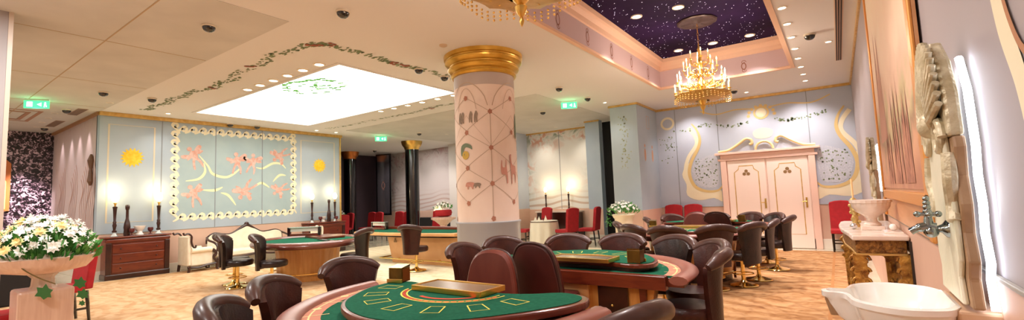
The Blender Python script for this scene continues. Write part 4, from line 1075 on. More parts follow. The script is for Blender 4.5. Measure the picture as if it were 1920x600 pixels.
# ================================================================== dressers and candle lamps
def dresser(label, x0, y0, y1, h, rz=0):
    w = y1-y0
    t = thing('chest_of_drawers', label, 'chest of drawers', (x0, (y0+y1)/2, 0), 0, 'mahogany chests along the mural wall')
    a = w/2
    MB().box(.0, .41, -a+.02, a-.02, .1, h-.05).build('body', wood_m, t, False, .006)
    MB().box(-.0, .45, -a-.02, a+.02, h-.04, h).build('top', wood_m, t, False, .012)
    MB().box(.0, .44, -a, a, h-.14, h-.05).build('frieze', wood_m, t, False, .025)
    MB().box(0, .44, -a, a, 0, .13).build('plinth', woodd_m, t, False, .02)
    for ya in (-a+.01, a-.11): MB().box(.40, .435, ya, ya+.1, .13, h-.14).build('pilaster', woodd_m, t, False, .01)
    for k in range(3):
        z0 = .16+k*(h-.32)/3; z1 = z0+(h-.32)/3-.02
        d = MB().box(.405, .425, -a+.13, a-.13, z0, z1).build('drawer', wood_m, t, False, .006)
        for s_ in (-.55, .55):
            MB().ball((.435, a*s_, (z0+z1)/2), .017, 8, 6).build('knob', woodd_m, d, True)
    return t
dresser('mahogany chest of drawers at the left end of the mural wall', XL+.035, 3.2, 4.44, .98)
dresser('mahogany chest of drawers at the right end of the mural wall, behind the gaming table', XL+.035, 8.1, 9.4, .98)
def candle_lamp(label, x, y, z, s=1):
    t = thing('candle_lamp', label, 'lamp', (x, y, z), 0, 'dark turned-wood candle lamps with glowing globes'); t.scale = (s,)*3
    MB().lathe([(.001, 0), (.07, 0), (.075, .01), (.05, .03), (.03, .07), (.035, .1)], 20, cap=False).build('glass_base', mat('clear_base_glass', 'cfd6d4', .08, coat=.5), t, True)
    MB().lathe([(.03, .09), (.045, .1), (.045, .13), (.025, .15), (.03, .2), (.042, .26), (.03, .3), (.036, .33), (.024, .36), (.03, .5), (.036, .6), (.04, .65), (.045, .66), (.045, .69), (.02, .7)], 18, cap=False).build('turned_stem', woodd_m, t, True)
    MB().lathe([(.015, .69), (.02, .75), (.035, .77), (.03, .79)], 14, cap=False).build('holder', gold_m, t, True)
    MB().lathe([(.03, .79), (.065, .84), (.075, .90), (.065, .96), (.04, 1.0), (.035, 1.02)], 18, cap=False).build('globe', flame2_m, t, True)
    l = bpy.data.lights.new('lamp_glow', 'POINT'); l.energy = 6; l.color = (1, .80, .52); l.shadow_soft_size = .08
    o = bpy.data.objects.new('lamp_glow', l); C.objects.link(o); o.location = (x, y, z+1.12*s)
    return t
LX = -13.82
candle_lamp('candle lamp at the left end of the left chest of drawers', LX, 3.4, .98); candle_lamp('candle lamp at the right end of the left chest of drawers', LX, 4.25, .98)
candle_lamp('candle lamp at the left end of the right-hand chest of drawers', LX, 8.33, .98, .93); candle_lamp('candle lamp nearest the gold wall edge', LX, 9.15, .98, .93)
def bottle(label, x, y, z):
    o = MB().lathe([(.001, 0), (.06, 0), (.065, .05), (.06, .14), (.07, .2), (.055, .3), (.03, .4), (.028, .6), (.04, .63), (.045, .68), (.04, .72), (.03, .73)], 18, x, y, cap=False)
    o.v = [(a, b, c+z) for a, b, c in o.v]; q = o.build('turned_wooden_vase', woodd_m, None, True)
    return tag(q, label, 'vase', 'tall dark turned vases')
bottle('tall dark turned vase on the left chest of drawers', -13.85, 3.64, .98); bottle('tall dark turned vase on the right-hand chest of drawers', -13.85, 8.95, .98)
def goblet(label, x, y, z, mt, s=1, prof=None, cat='goblet', nm='goblet'):
    prof = prof or [(.001, 0), (.05, 0), (.045, .015), (.015, .03), (.013, .07), (.03, .085), (.06, .11), (.07, .16), (.06, .2), (.055, .2), (.05, .13), (.001, .1)]
    o = MB().at(x, y, z); o.lathe([(r*s, h*s) for r, h in prof], 20, cap=False); q = o.build(nm, mt, None, True); return tag(q, label, cat)
dkr = mat('dark_red_wood', '5a1a1a', .3, coat=.3)
goblet('small dark red goblet beside the tall vase on the left chest', -13.72, 3.70, .98, dkr, .85)
goblet('dark red goblet before the right lamp on the left chest', -13.85, 4.1, .98, dkr, .85)
goblet('dark red goblet on the left of the right-hand chest', -13.75, 8.58, .98, dkr, .9); goblet('dark red goblet on the right of the right-hand chest', -13.66, 9.1, .98, dkr, .85)
BOWL = [(.001, 0), (.07, 0), (.075, .02), (.05, .04), (.045, .08), (.08, .12), (.1, .17), (.11, .19), (.1, .19), (.07, .13), (.001, .1)]
goblet('cream footed bowl in the middle of the left chest', -13.8, 3.87, .98, cer_m, 1.15, BOWL, 'bowl', 'footed_bowl'); goblet('cream footed bowl on the right-hand chest of drawers', -13.9, 8.77, .98, cer_m, .95, BOWL, 'bowl', 'footed_bowl')

# ================================================================== settee and armchair by the mural wall
t = thing('settee', 'white settee with dark carved crested frame against the peach dado', 'settee', (-13.62, 6.3, 0))
L = 1.0
MB().box(-.05, .5, -L, L, .28, .44).build('seat', cream_m, t, True, .04)
crestp = crom([(-1.0, .62), (-.98, .78), (-.82, .88), (-.6, .84), (-.4, .84), (-.15, .98), (0, 1.05), (.15, .98), (.4, .84), (.6, .84), (.82, .86), (.98, .78), (1.0, .6)], 5, False)
MB().slabyz(crestp+[(1.0, .4), (-1.0, .4)], -.2, -.1).build('backrest', cream_m, t, False, .01)
MB().tube([(-.13, a, b) for a, b in crestp], [.028+.02*math.exp(-(a/.18)**2) for a, b in crestp], 10).build('crest_rail', woodd_m, t, True)
MB().ball((-.13, 0, 1.09), .05, 10, 8, (1, 1.3, 1)).build('crest_finial', woodd_m, t, True)
for s_ in (-1, 1):
    MB().tube(crom([(-.13, s_*1.0, .78), (.1, s_*1.04, .72), (.35, s_*1.0, .66), (.45, s_*.97, .56), (.42, s_*.97, .42)], 5, False), .028, 8).build('arm', woodd_m, t, True)
    for x_ in (-.1, .46):
        MB().tube(crom([(x_, s_*.95, .3), (x_+.03, s_*.97, .2), (x_, s_*.95, .08), (x_+.03, s_*.96, 0)], 4, False), [.035]*5+[.025]*4+[.02]*4, 8).build('leg', woodd_m, t, True)
MB().tube(crom([(.5, -L, .28), (.52, -.5, .25), (.52, 0, .29), (.52, .5, .25), (.5, L, .28)], 5, False), .03, 8).build('seat_rail', woodd_m, t, True)
t = thing('armchair', 'cream armchair with scrolled dark frame between chest of drawers and settee', 'armchair', (-13.05, 4.64, 0.0))
MB().box(-.62, .0, .04, .56, .14, .5).build('seat_body', cream_m, t, True, .04)
for x_ in (0, -.62): MB().at(0, 0, .53).tube([(x_, .06, 0), (x_, .5, 0)], .065, 12).build('arm_roll', cream_m, t, True)
MB().box(-.62, .0, -.02, .07, .16, .88).build('back_cushion', cream_m, t, True, .03)
for x_ in (.02, -.62):
    MB().tube(crom([(x_, -.13, .98), (x_, -.10, .93), (x_, -.02, .95), (x_, .05, .88), (x_, .05, .75), (x_, .08, .64), (x_, .13, .60), (x_, .15, .66)], 5, False), .022, 8).build('scroll_post', woodd_m, t, True)
    MB().tube(crom([(x_, .52, .52), (x_, .6, .42), (x_, .55, .32), (x_, .62, .2), (x_, .62, .05), (x_, .66, 0)], 4, False), [.04]*8+[.03]*8+[.022]*5, 8).build('front_leg', woodd_m, t, True)
    MB().tube([(x_, .02, .16), (x_, -.0, .0)], [.035, .03], 8).build('back_leg', woodd_m, t, True)
MB().tube(crom([(.02, -.02, .14), (.02, .2, .11), (.02, .4, .15), (.02, .6, .17)], 5, False), .026, 8).build('side_rail', woodd_m, t, True)
t = thing('shield_back_chair', 'white shield-back chair behind the left gaming table', 'chair', (-12.3, 7.75, 0), -PI/2+.3)
MB().slabxz(crom([(-.2, .48), (-.24, .8), (-.2, .92), (-.08, .9), (0, .95), (.08, .9), (.2, .92), (.24, .8), (.2, .48)], 3, False), -.24, -.18).build('backrest', cream_m, t, False, .01)
MB().box(-.24, .24, -.2, .24, .38, .46).build('seat', cream_m, t, True, .02)
for sx in (-.2, .2):
    for sy in (-.18, .2): MB().tube([(sx, sy, .38), (sx, sy, 0)], [.025, .015], 8).build('leg', woodd_m, t, True)

# ================================================================== flowers
def blossom(mt, r, nm):
    mb = MB()
    for ring, (k, rr, zz, tilt) in enumerate(((9, .8, 0, .15), (7, .5, .25, .5), (4, .22, .42, .9))):
        for i in range(k):
            a = 2*PI*i/k+ring; c, s_ = math.cos(a), math.sin(a); w = rr*.55
            mb.add([(0, 0, zz*r*.6), (r*rr*c*.6-w*r*s_*.6, r*rr*s_*.6+w*r*c*.6, r*(zz+tilt*.25)), (r*rr*1.2*c, r*rr*1.2*s_, r*(zz+tilt*.45)), (r*rr*c*.6+w*r*s_*.6, r*rr*s_*.6-w*r*c*.6, r*(zz+tilt*.25))], [(0, 1, 2, 3)])
    return mb.build(nm, mt)
def bouquet(parent, rx, ry, h, n, fr=.03, nleaf=160, yellow=0, side=None, z0=0):
    mb = MB()
    for i in range(nleaf):
        a = random.random()*2*PI; q = random.random()**.5; e = random.random()
        x, y = rx*q*math.cos(a)*1.02, ry*q*math.sin(a)*1.02; z = z0+h*.85*math.sqrt(max(0, 1-q*q*.9))*e
        d = Vector((x/rx, y/ry, .5+random.random())).normalized(); sdir = d.cross(Vector((random.random(), random.random(), random.random()))).normalized()
        l = random.uniform(.06, .13); w = l*.22; p = Vector((x, y, z))
        mb.add([p, p+d*l*.5+sdir*w, p+d*l, p+d*l*.5-sdir*w], [(0, 1, 2, 3)])
    mb.build('foliage', leaf_m, parent)
    b0 = {}
    for i in range(n):
        a = i*2.39996; q = math.sqrt((i+.5)/n); x, y = rx*q*math.cos(a), ry*q*math.sin(a)
        z = z0+h*math.sqrt(max(0.02, 1-q*q*.95))+random.uniform(-.03, .03)
        ye = yellow and (x*side[0]+y*side[1] > 0) and random.random() < yellow
        key = ye
        if key not in b0:
            o = blossom(yrose_m if ye else petal_m, fr, 'rose' if ye else 'blossom'); b0[key] = o; adopt(o, parent)
        else:
            o = b0[key].copy(); C.objects.link(o); adopt(o, parent)
        o.location = (x*1.03, y*1.03, z)
        d = Vector((x/rx, y/ry, max(.25, (z-z0)/h)*1.1)); o.rotation_euler = d.to_track_quat('Z', 'Y').to_euler(); s_ = random.uniform(.85, 1.3); o.scale = (s_,)*3
PX, PY, PZ = -6.55, 1.07, 1.12
t = thing('stone_planter', 'wide pinkish stone pedestal bowl in the left foreground', 'planter', (PX, PY, 0), 0)
MB().lathe([(.07, .93), (.16, .945), (.32, .98), (.37, 1.04), (.385, 1.10), (.37, 1.11), (.33, 1.07), (.24, 1.05), (.001, 1.04)], 40, cap=False, wob=.015, wn=12).build('bowl', pinkmar_m, t, True)
MB().lathe([(.1, .8), (.085, .83), (.08, .9), (.11, .935)], 24, cap=False, wob=.05, wn=12).build('fluted_neck', mat('pale_neck_marble', 'd8cabc', .2, coat=.3), t, True)
MB().box(-.2, .2, -.2, .2, 0, .8).build('pedestal', pinkmar_m, t, False, .025)
t = thing('flower_arrangement', 'big bouquet of white flowers and cream roses in the left stone bowl', 'flowers', (PX, PY, 1.06), 0)
bouquet(t, .37, .37, .42, 96, .055, 520, .35, (.75, -.6))
mb = MB(); mb.tube(crom([(.24, -.24, .1), (.3, -.2, -.02), (.36, -.1, -.12), (.40, .02, -.2)], 5, False), .006, 5); mb.build('trailing_stem', mat('stem_brown', '6b5a2c', .7), t)
def ivy(x, y, z, s):
    pts = [(0, -.5), (.25, -.35), (.5, -.38), (.42, -.1), (.6, .1), (.3, .2), (.1, .5), (-.1, .25), (-.45, .3), (-.38, 0), (-.55, -.25), (-.2, -.3)]
    q = MB(); ux = Vector((.8, .6, 0)); q.add([Vector((x, y, z))+ux*a*s+Vector((0, 0, b*s))+Vector((.6, -.8, 0))*(.12*s*(a*a)) for a, b in pts], [tuple(range(12))]); q.build('ivy_leaf', leafd_m, t)
ivy(.30, -.04, -.27, .15); ivy(.36, .2, -.22, .12); ivy(.38, .22, -.33, .11); ivy(.37, .22, -.42, .06)
t = thing('flower_pedestal', 'cream column pedestal standing before the blue block wall', 'pedestal', (-4.5, 11.15, 0))
MB().lathe([(.3, 0), (.3, .06), (.24, .1), (.22, .14), (.2, .2), (.215, .7), (.22, .88), (.25, .92), (.28, .98), (.27, 1.0), (.001, 1.0)], 28, cap=False, wob=.02, wn=14).build('column', mat('cream_pedestal_stone', 'e6d8bc', .5), t, True)
t = thing('flower_arrangement', 'domed bouquet of white flowers on the pedestal by the blue block', 'flowers', (-4.5, 11.15, 1.0))
bouquet(t, .36, .36, .3, 60, .04, 240)
mb = MB()
for k in range(26):
    x, y, z = -.36-random.uniform(-.04, .05), random.uniform(-.1, .1)-.1, random.uniform(-.3, .05); mb.add([(x, y, z), (x+.02, y, z+.015), (x+.01, y, z-.03), (x-.02, y, z-.015)], [(0, 1, 2, 3)])
mb.build('trailing_sprig', leaf_m, t)
t = thing('flower_arrangement', 'low white bouquet behind the right chest of drawers', 'flowers', (-16.4, 10.9, 1.03)); bouquet(t, .4, .3, .25, 24, .06, 70)
o = MB().lathe([(.25, 0), (.22, .5), (.35, 1.0), (.001, 1.0)], 20, -16.4, 10.9, cap=False).build('flower_stand', redd_m, None, True); tag(o, 'dark red stand carrying the low white bouquet in the back room', 'stand')
t = thing('flower_arrangement', 'white hydrangea-like bouquet in a red pot left of the big pillar', 'flowers', (-11.0, 11.4, 1.2)); bouquet(t, .3, .3, .24, 30, .05, 80, z0=.02)
o = MB().at(-11.0, 11.4, 0).lathe([(.16, .98), (.27, 1.02), (.3, 1.12), (.27, 1.21), (.001, 1.21)], 20, cap=False).build('flower_pot', redf_m, None, True); tag(o, 'round red flower pot left of the big pillar', 'flower pot')
o = MB().at(-11.0, 11.4, 0).lathe([(.3, 0), (.3, .05), (.12, .12), (.12, .7), (.3, .85), (.42, .9), (.42, .96), (.3, .98), (.001, .98)], 24, cap=False).build('stone_pedestal', pinkmar_m, None, True); tag(o, 'low pinkish stone pedestal under the red flower pot', 'pedestal')

# ================================================================== dining corner before the tree mural
t = thing('dining_table', 'small round dining table covered to the floor in white cloth', 'table', (-7.6, 12.35, 0))
def cloth(r, z1, z0, seg=64, amp=.06):
    mb = MB(); vs = []; prof = [(0.001, 0, 0), (.9, 0, 0), (1, .0, 0), (1.04, .12, .3), (1.08, .5, .8), (1.12, 1, 1)]
    for k, f_, w_ in prof:
        for i in range(seg):
            a = 2*PI*i/seg; rr = r*k*(1+amp*w_*math.cos(9*a)); vs.append((rr*math.cos(a), rr*math.sin(a), z1+(z0-z1)*f_))
    fs = [(j*seg+i, j*seg+(i+1) % seg, (j+1)*seg+(i+1) % seg, (j+1)*seg+i) for j in range(len(prof)-1) for i in range(seg)]
    return mb.add(vs, fs)
MB().lathe([(.3, 0), (.3, .04), (.05, .08), (.05, .72), (.44, .74), (.44, .76), (.001, .76)], 28, cap=False).build('table_frame', woodd_m, t, True)
o = cloth(.42, .775, .1).build('tablecloth', white_m, None, True); o.location = (-7.6, 12.35, 0); tag(o, 'white cloth hanging over the round table between red chairs', 'tablecloth')
for i, (dx, dy) in enumerate(((-.3, -.05), (-.12, -.12), (.0, .08))):
    o = MB().at(-7.6+dx, 12.35+dy, .777).add([(-.05, 0, 0), (.05, 0, 0), (.05, .04, 0), (-.05, .04, 0), (0, .02, .12+.02*i)], [(0, 1, 4), (1, 2, 4), (2, 3, 4), (3, 0, 4), (3, 2, 1, 0)]).build('folded_napkin', white_m); tag(o, 'peaked white napkin on the round dining table, ' + ('leftmost', 'middle', 'rightmost')[i], 'napkin')
o = goblet('small dark cup on the round dining table', -7.5, 12.15, .777, dkr, .4)
t = thing('sideboard', 'dark sideboard with white top under the tree mural', 'sideboard', (-8.15, 14.3, 0))
MB().box(-.8, .8, -.22, .22, 0, .95).build('body', woodd_m, t, False, .01); MB().box(-.85, .85, -.26, .26, .95, 1.0).build('top', marble_m, t, False, .01)
candle_lamp('candle lamp on the mural sideboard, left one', -8.68, 14.3, 1.0, .85); candle_lamp('candle lamp on the mural sideboard, right one', -7.75, 14.3, 1.0, .85)
o = MB().box(-17.0, -13.65, 14.55, 15.05, 0, .8).build('buffet_counter', dark_m); tag(o, 'long dark counter along the back room mural', 'counter')
t = thing('table_lamp', 'small cream lamp on the counter left of the black column', 'lamp', (-14.6, 14.8, .8))
MB().lathe([(.1, 0), (.05, .05), (.04, .3)], 14, cap=False).build('base', gold_m, t, True); MB().lathe([(.2, .25), (.13, .5)], 18, cap=False).build('lamp_shade', mat('shade_cream', 'f4e0b0', .6, emit=1.2), t, True)
# framed mirror panel in the back room
t = thing('framed_panel', 'tall black-framed grey panel with an oval medallion in the back room', 'wall panel', (-17.55, 14.2, 0), .25)
MB().box(-.42, .42, 0, .05, .95, 3.85).build('frame', black_m, t, False, .01); MB().box(-.34, .34, -.01, 0, 1.03, 3.78).build('mirror', mirror_m, t)
mb = MB(); cart(mb, Plane((0, -.012, 0), (1, 0, 0), (0, -1, 0)), 0, 2.35, .14); mb.build('medallion', mat('brown_cartouche_paint', '9c6a58', .8), t)
o = MB().box(-18.9, -17.9, 9.6, 12.2, 0, 3.6).build('dark_cabinet_wall', mat('dark_gloss_panel', '1a141c', .15, coat=.6, noise=('3a3040', 3, 1.2, (1, 1, .4)))); tag(o, 'tall dark glossy partition behind the gold wall edge', 'partition')
o = MB().tube([(-17.2, 9.9, 0), (-17.2, 9.9, 3.55)], .06, 12).build('brass_pole', brass_m, None, True); tag(o, 'slim brass pole in front of the dark partition', 'pole')
# gilt mirror edge in the dark recess
t = thing('gilt_sconce', 'pale gilt carved ornament in the dark gap beside the blue block', 'ornament', (-5.45, 14.12, 0))
mb = MB(); mb.tube([(.3*math.cos(q*PI/10), 0, 3.15+.34*math.sin(q*PI/10)) for q in range(20)], .06, 8, True); mb.tube(crom([(.0, 0, 2.95), (-.05, 0, 2.75), (.1, 0, 2.6), (.25, 0, 2.65)], 5, False), .05, 8)
for k in range(7): mb.ball((.32*math.cos(k*.9), -.02, 3.15+.36*math.sin(k*.9)), .06, 8, 6, (1, .6, 1))
mb.build('carved_ring', mat('pale_gilt', 'e8dca8', .4, .3), t, True)

# ================================================================== left corner
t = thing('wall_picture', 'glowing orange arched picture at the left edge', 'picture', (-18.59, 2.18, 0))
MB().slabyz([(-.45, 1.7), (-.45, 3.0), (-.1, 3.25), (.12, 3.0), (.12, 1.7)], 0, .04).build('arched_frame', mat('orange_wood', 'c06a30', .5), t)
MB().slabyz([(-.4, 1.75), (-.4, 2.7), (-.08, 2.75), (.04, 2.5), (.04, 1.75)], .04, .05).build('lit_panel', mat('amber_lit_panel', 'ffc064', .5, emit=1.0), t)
o = MB().box(-18.5, -17.9, 1.2, 2.35, 0, 1.15).build('red_armchair', redd_m, None, False, .05); tag(o, 'dark red armchair below the orange picture', 'armchair')
o = MB().box(-12.5, -11.6, .9, 1.9, .0, .8).build('dark_bench', dark_m, None, False, .04); tag(o, 'black padded bench behind the stone bowl', 'bench')
t = thing('photo_card', 'small white framed card standing behind the pedestal', 'card', (-11.9, 1.42, .8), .9)
MB().box(-.12, .12, -.01, .01, 0, .27).build('frame', mat('card_white', 'ece6dc', .5), t); MB().box(-.07, .07, -.014, -.01, .08, .23).build('picture', mat('card_picture', '7a4a4a', .6, noise=('c9a89a', 12, .5)), t)

# ================================================================== right wall
t = thing('landscape_painting', 'tall mountain landscape painting in an orange wooden surround', 'painting', (XR, 0, 0))
y0, y1 = 3.22, 6.3
MB().box(-.03, -.013, y0, y1, 1.18, 3.86).build('backing_panel', mat('orange_wood_panel', 'd8a070', .4, noise=('cc9160', 3, .8, (1, .6, 5)), coat=.2), t)
mb = MB(); mb.box(-.05, -.03, y0, y0+.12, 1.18, 3.86); mb.box(-.05, -.03, y1-.1, y1, 1.18, 3.86); mb.box(-.05, -.03, y0, y1, 1.36, 1.44); mb.box(-.05, -.03, y0, y1, 3.72, 3.86)
mb.build('frame', mat('amber_gilt_frame', 'e09a4c', .35, .3), t, False, .008)
MB().box(-.036, -.03, y0+.14, y1-.12, 1.46, 3.7).build('canvas', canvas_m, t)
sfR = Plane((-.036, 0, 0), (0, 1, 0), (-1, 0, 0))
mb = MB()
for (yc, zc, s_) in ((3.9, 1.5, .9), (4.5, 1.5, 1.1), (5.2, 1.5, .8)):
    for k in range(7):
        a = yc+random.uniform(-.25, .25)*s_; fill(mb, sfR, [(a-.06, zc), (a-.03, zc+random.uniform(.2, .5)*s_), (a, zc+random.uniform(.5, .75)*s_), (a+.03, zc+.3*s_), (a+.07, zc)], .002+.0003*k)
mb.build('painted_rock_spire', mat('rock_paint', 'cf9478', .7, noise=('9c6a58', 8, .5)), t)
mb = MB(); fill(mb, sfR, [(5.9, 1.9), (5.7, 3.0), (5.6, 2.3), (5.45, 2.9), (5.2, 1.9)], .0015); mb.build('painted_far_peak', mat('far_peak_paint', 'c99a86', .8), t)
mb = MB(); sW = Plane((XR, 0, 0), (0, 1, 0), (-1, 0, 0))
ribbon(mb, sW, crom([(1.98, 2.4), (1.93, 2.15), (1.88, 1.95), (1.79, 1.78), (1.74, 1.62)], 6, False), .10, .004)
mb.build('painted_cream_scroll', crpaint_m, wr)
mb = MB(); ribbon(mb, sW, crom([(1.90, 2.4), (1.86, 2.1), (1.80, 1.93), (1.7, 1.82), (1.5, 1.78)], 6, False), .025, .006)
ribbon(mb, sW, crom([(1.78, 2.4), (1.77, 2.15), (1.7, 2.0)], 6, False), .03, .006); mb.build('painted_gold_scroll', mat('brown_gold_paint', 'b0764a', .6), wr)

def fountain(label, YC, with_basin):
    """carved stone wall fountain: slab, cream strip, crest, led glow, tap, basin"""
    t = thing('wall_fountain', label, 'wall fountain', (0, YC, 0), 0)
    near = [(-.22, 1.06), (-.20, 1.16), (-.23, 1.22), (-.20, 1.32), (-.22, 1.42), (-.20, 1.52), (-.22, 1.62), (-.21, 1.72), (-.2, 1.82), (-.13, 1.95), (0, 2.05)]
    out = near+[(-a, b) for a, b in near[-2::-1]]
    low = [(-.21, 1.66)]+near[:7][::-1]; MB().slabyz([(.21, 1.66)]+[(-a, b) for a, b in near[:7][::-1]]+near[:7]+[(-.21, 1.66)], .337, .372).build('slab', stone_m, t, False, .008)
    up = [(-.215, 1.66)]+near[7:]; MB().slabyz(up+[(-a, b) for a, b in up[-2::-1]], .325, .372).build('crest_block', silver_m, t, False, .012)
    strip_ = [(-.2, 1.07), (-.17, 1.16), (-.21, 1.22), (-.21, 1.4), (-.18, 1.55), (-.16, 1.7), (.16, 1.7), (.18, 1.55), (.21, 1.4), (.21, 1.22), (.17, 1.16), (.2, 1.07)]
    MB().slabyz([(a*.95, b) for a, b in strip_], .318, .337).build('cream_pilaster', cstone_m, t, False, .008)
    cr = MB()
    for i in range(23):  # scallop shell crest
        q = PI*(.04+.92*i/22)
        base = Vector((.322, .0, 1.68)); tip = Vector((.312, .21*math.cos(q)*1.02, 1.74+.31*math.sin(q)))
        mid = (base+tip)/2+Vector((-.02, 0, 0))
        cr.tube([base, mid, tip], [.008, .014, .012], 8)
    for s_ in (-1, 1):
        pts = [Vector((.315, s_*(.12+.07*(1-k/22)*math.cos(k*.55)), 1.66+.075*(1-k/22)*math.sin(k*.55))) for k in range(18)]
        cr.tube(pts, .014, 8)
        cr.tube(crom([(.327, s_*.19, 1.6), (.322, s_*.2, 1.5), (.327, s_*.17, 1.42), (.322, s_*.19, 1.36)], 5, False), .022, 8)
    cr.ball((.305, 0, 1.72), .05, 12, 8, (.7, 1, 1)); cr.build('carved_crest', silver_m, t, True)
    mb = MB()
    for s_ in (-1, 1):
        pts = [(.395, s_*(abs(a)-.012), b) for a, b in near[(0 if with_basin else 4):-1]]
        mb.tube(pts, .012, 6)
    mb.build('led_backlight', led_m, t)
    if with_basin:
        zb = 1.055
        pl_ = crom([(.318, -.15), (.27, -.24), (.14, -.28), (.02, -.2), (-.02, -.055), (-.09, -.035), (-.09, .035), (-.02, .055), (.02, .2), (.14, .28), (.27, .24), (.318, .15)], 4, False)
        n = len(pl_); vs = []; fs = []
        cx = .15
        rings = [(1.0, 0), (1.0, -.02), (.95, -.03), (.93, -.05), (.85, -.1), (.6, -.17), (.3, -.2), (.26, -.22), (.3, -.3)]
        inn = [(1.0, 0), (.93, .004), (.88, -.005), (.8, -.05), (.5, -.1), (.01, -.12)]
        for k, dz_ in rings:
            for a, b in pl_: vs.append((cx+(a-cx)*k+(1-k)*.1, b*k, zb+dz_))
        for j in range(len(rings)-1):
            for i in range(n): fs.append((j*n+i, j*n+(i+1) % n, (j+1)*n+(i+1) % n, (j+1)*n+i))
        o_ = len(vs)
        for k, dz_ in inn:
            for a, b in pl_: vs.append((cx+(a-cx)*k, b*k, zb+dz_))
        for j in range(len(inn)-1):
            for i in range(n): fs.append((o_+j*n+i, o_+(j+1)*n+i, o_+(j+1)*n+(i+1) % n, o_+j*n+(i+1) % n))
        MB().add(vs, fs).build('basin', cer_m, t, True)
        MB().box(.30, .42, -.2, .2, zb-.2, zb-.005).build('basin_bracket', mat('tan_bracket', 'd8b392', .4), t, False, .01)
        MB().at(.0, 0, 0).tube([(-.06, 0, zb-.03), (-.055, 0, zb-.1)], [.03, .018], 10).build('lip_corbel', stone_m, t, True)
        tp = MB(); z = 1.325; ty = -.08; tp.at(.02, 0, 0)
        tp.tube([(.298, ty, z), (.292, ty, z), (.28, ty, z), (.265, ty, z), (.23, ty, z)], [.034, .032, .016, .010, .012], 12)
        tp.build('tap_flange', chrome_m, t, True)
        tp = MB().at(.02, 0, 0); tp.tube(crom([(.265, ty, z+.005), (.24, ty, z+.008), (.21, ty, z-.0), (.19, ty, z-.012)], 5, False), [.017]*10+[.013]*6, 10)
        tp.tube([(.245, ty, z), (.245, ty, z+.045)], [.018, .012], 10); tp.ball((.25, ty, z-.01), .024, 10, 8); tp.build('tap_spout', chrome_m, t, True)
        tp = MB().at(.02, 0, 0); tp.tube([(.245, ty-.035, z+.055), (.245, ty+.035, z+.055)], .008, 8); tp.tube([(.215, ty, z+.055), (.275, ty, z+.055)], .008, 8)
        for a, b in ((0, -.035), (0, .035), (-.03, 0), (.03, 0)): tp.ball((.245+a, ty+b, z+.055), .012, 8, 6)
        for k in range(4): tp.ball((.245, ty, z+.065+.016*k), .014-.001*k, 8, 6)
        tp.build('tap_handle', chrome_m, t, True)
    for s_ in (-1, 1):
        l = bpy.data.lights.new('led_glow', 'AREA'); l.shape = 'RECTANGLE'; l.size = .03; l.size_y = .8; l.energy = .2; l.color = (.88, .94, 1)
        o = bpy.data.objects.new('led_glow', l); C.objects.link(o); o.location = (.39, YC+s_*.26, 1.5)
        o.rotation_euler = Vector((.35, s_*.9, 0)).to_track_quat('-Z', 'Z').to_euler()
    return t
fountain('carved stone wall fountain with chrome tap and white basin in the right foreground', 2.42, True)
fountain('second carved backlit wall panel beyond the painting', 6.75, False)
# console table
t = thing('console_table', 'gilt carved console table with marble top along the right wall', 'console table', (0, 0, 0))
cp = [(.405, 4.62), (.05, 4.58), (.03, 4.9), (-.02, 5.4), (-.035, 5.9), (-.02, 6.35), (.01, 6.47), (.405, 6.47)]
MB().prism(cp, 1.06, 1.1).build('marble_top', marble_m, t, False, .01)
ins = lambda k: [(.24+(a-.24)*k, 5.52+(b-5.52)*(.5+k/2)) for a, b in cp]
MB().prism(ins(.9), .955, 1.06).build('carved_apron', mat('carved_gilt', 'b08040', .4, .4, noise=('5a3414', 30, .8), bump=.9, bscale=45), t, False, .004)
MB().prism(ins(.92), .94, .957).build('apron_bead', goldp_m, t, False, .004)
gm = mat('antique_gilt', 'cf9c48', .35, .45, noise=('7d4c1e', 14, .8), bump=.6, bscale=30)
for (x, y) in ((.09, 4.68), (.38, 4.70), (.03, 6.3), (.38, 6.38)):
    d = -1 if x < .2 else 1
    mb = MB(); w_ = .045
    mb.add([(x-w_, y-w_, .95), (x+w_, y-w_, .95), (x+w_, y+w_, .95), (x-w_, y+w_, .95), (x-w_*.6, y-w_*.6, .05), (x+w_*.6, y-w_*.6, .05), (x+w_*.6, y+w_*.6, .05), (x-w_*.6, y+w_*.6, .05)], [(0, 1, 2, 3), (7, 6, 5, 4), (0, 4, 5, 1), (1, 5, 6, 2), (2, 6, 7, 3), (3, 7, 4, 0)])
    for zc, rr in ((.90, .045), (.81, .04), (.73, .034)):
        for sx_ in (-1, 1): mb.tube([(x+sx_*(.03+rr*(1-k/15)*math.cos(k*.62)*.8), y-.035, zc+rr*(1-k/15)*math.sin(k*.62)) for k in range(13)], .0115, 6)
    for zc in (.62, .45, .28): mb.ball((x, y-.035, zc), .026, 8, 6, (.8, .8, 2.2))
    mb.box(x-.045, x+.045, y-.045, y+.045, 0, .05); mb.build('leg', gm, t, True)
MB().box(.405, .411, 4.6, 6.4, .05, 1.05).build('back_mirror', mat('console_mirror', 'cfc4bc', .08, .9), t)
MB().box(.395, .412, 4.575, 4.60, .0, 1.06).build('black_back_strip', black_m, t)  # thin black strip at the near wall end of the console
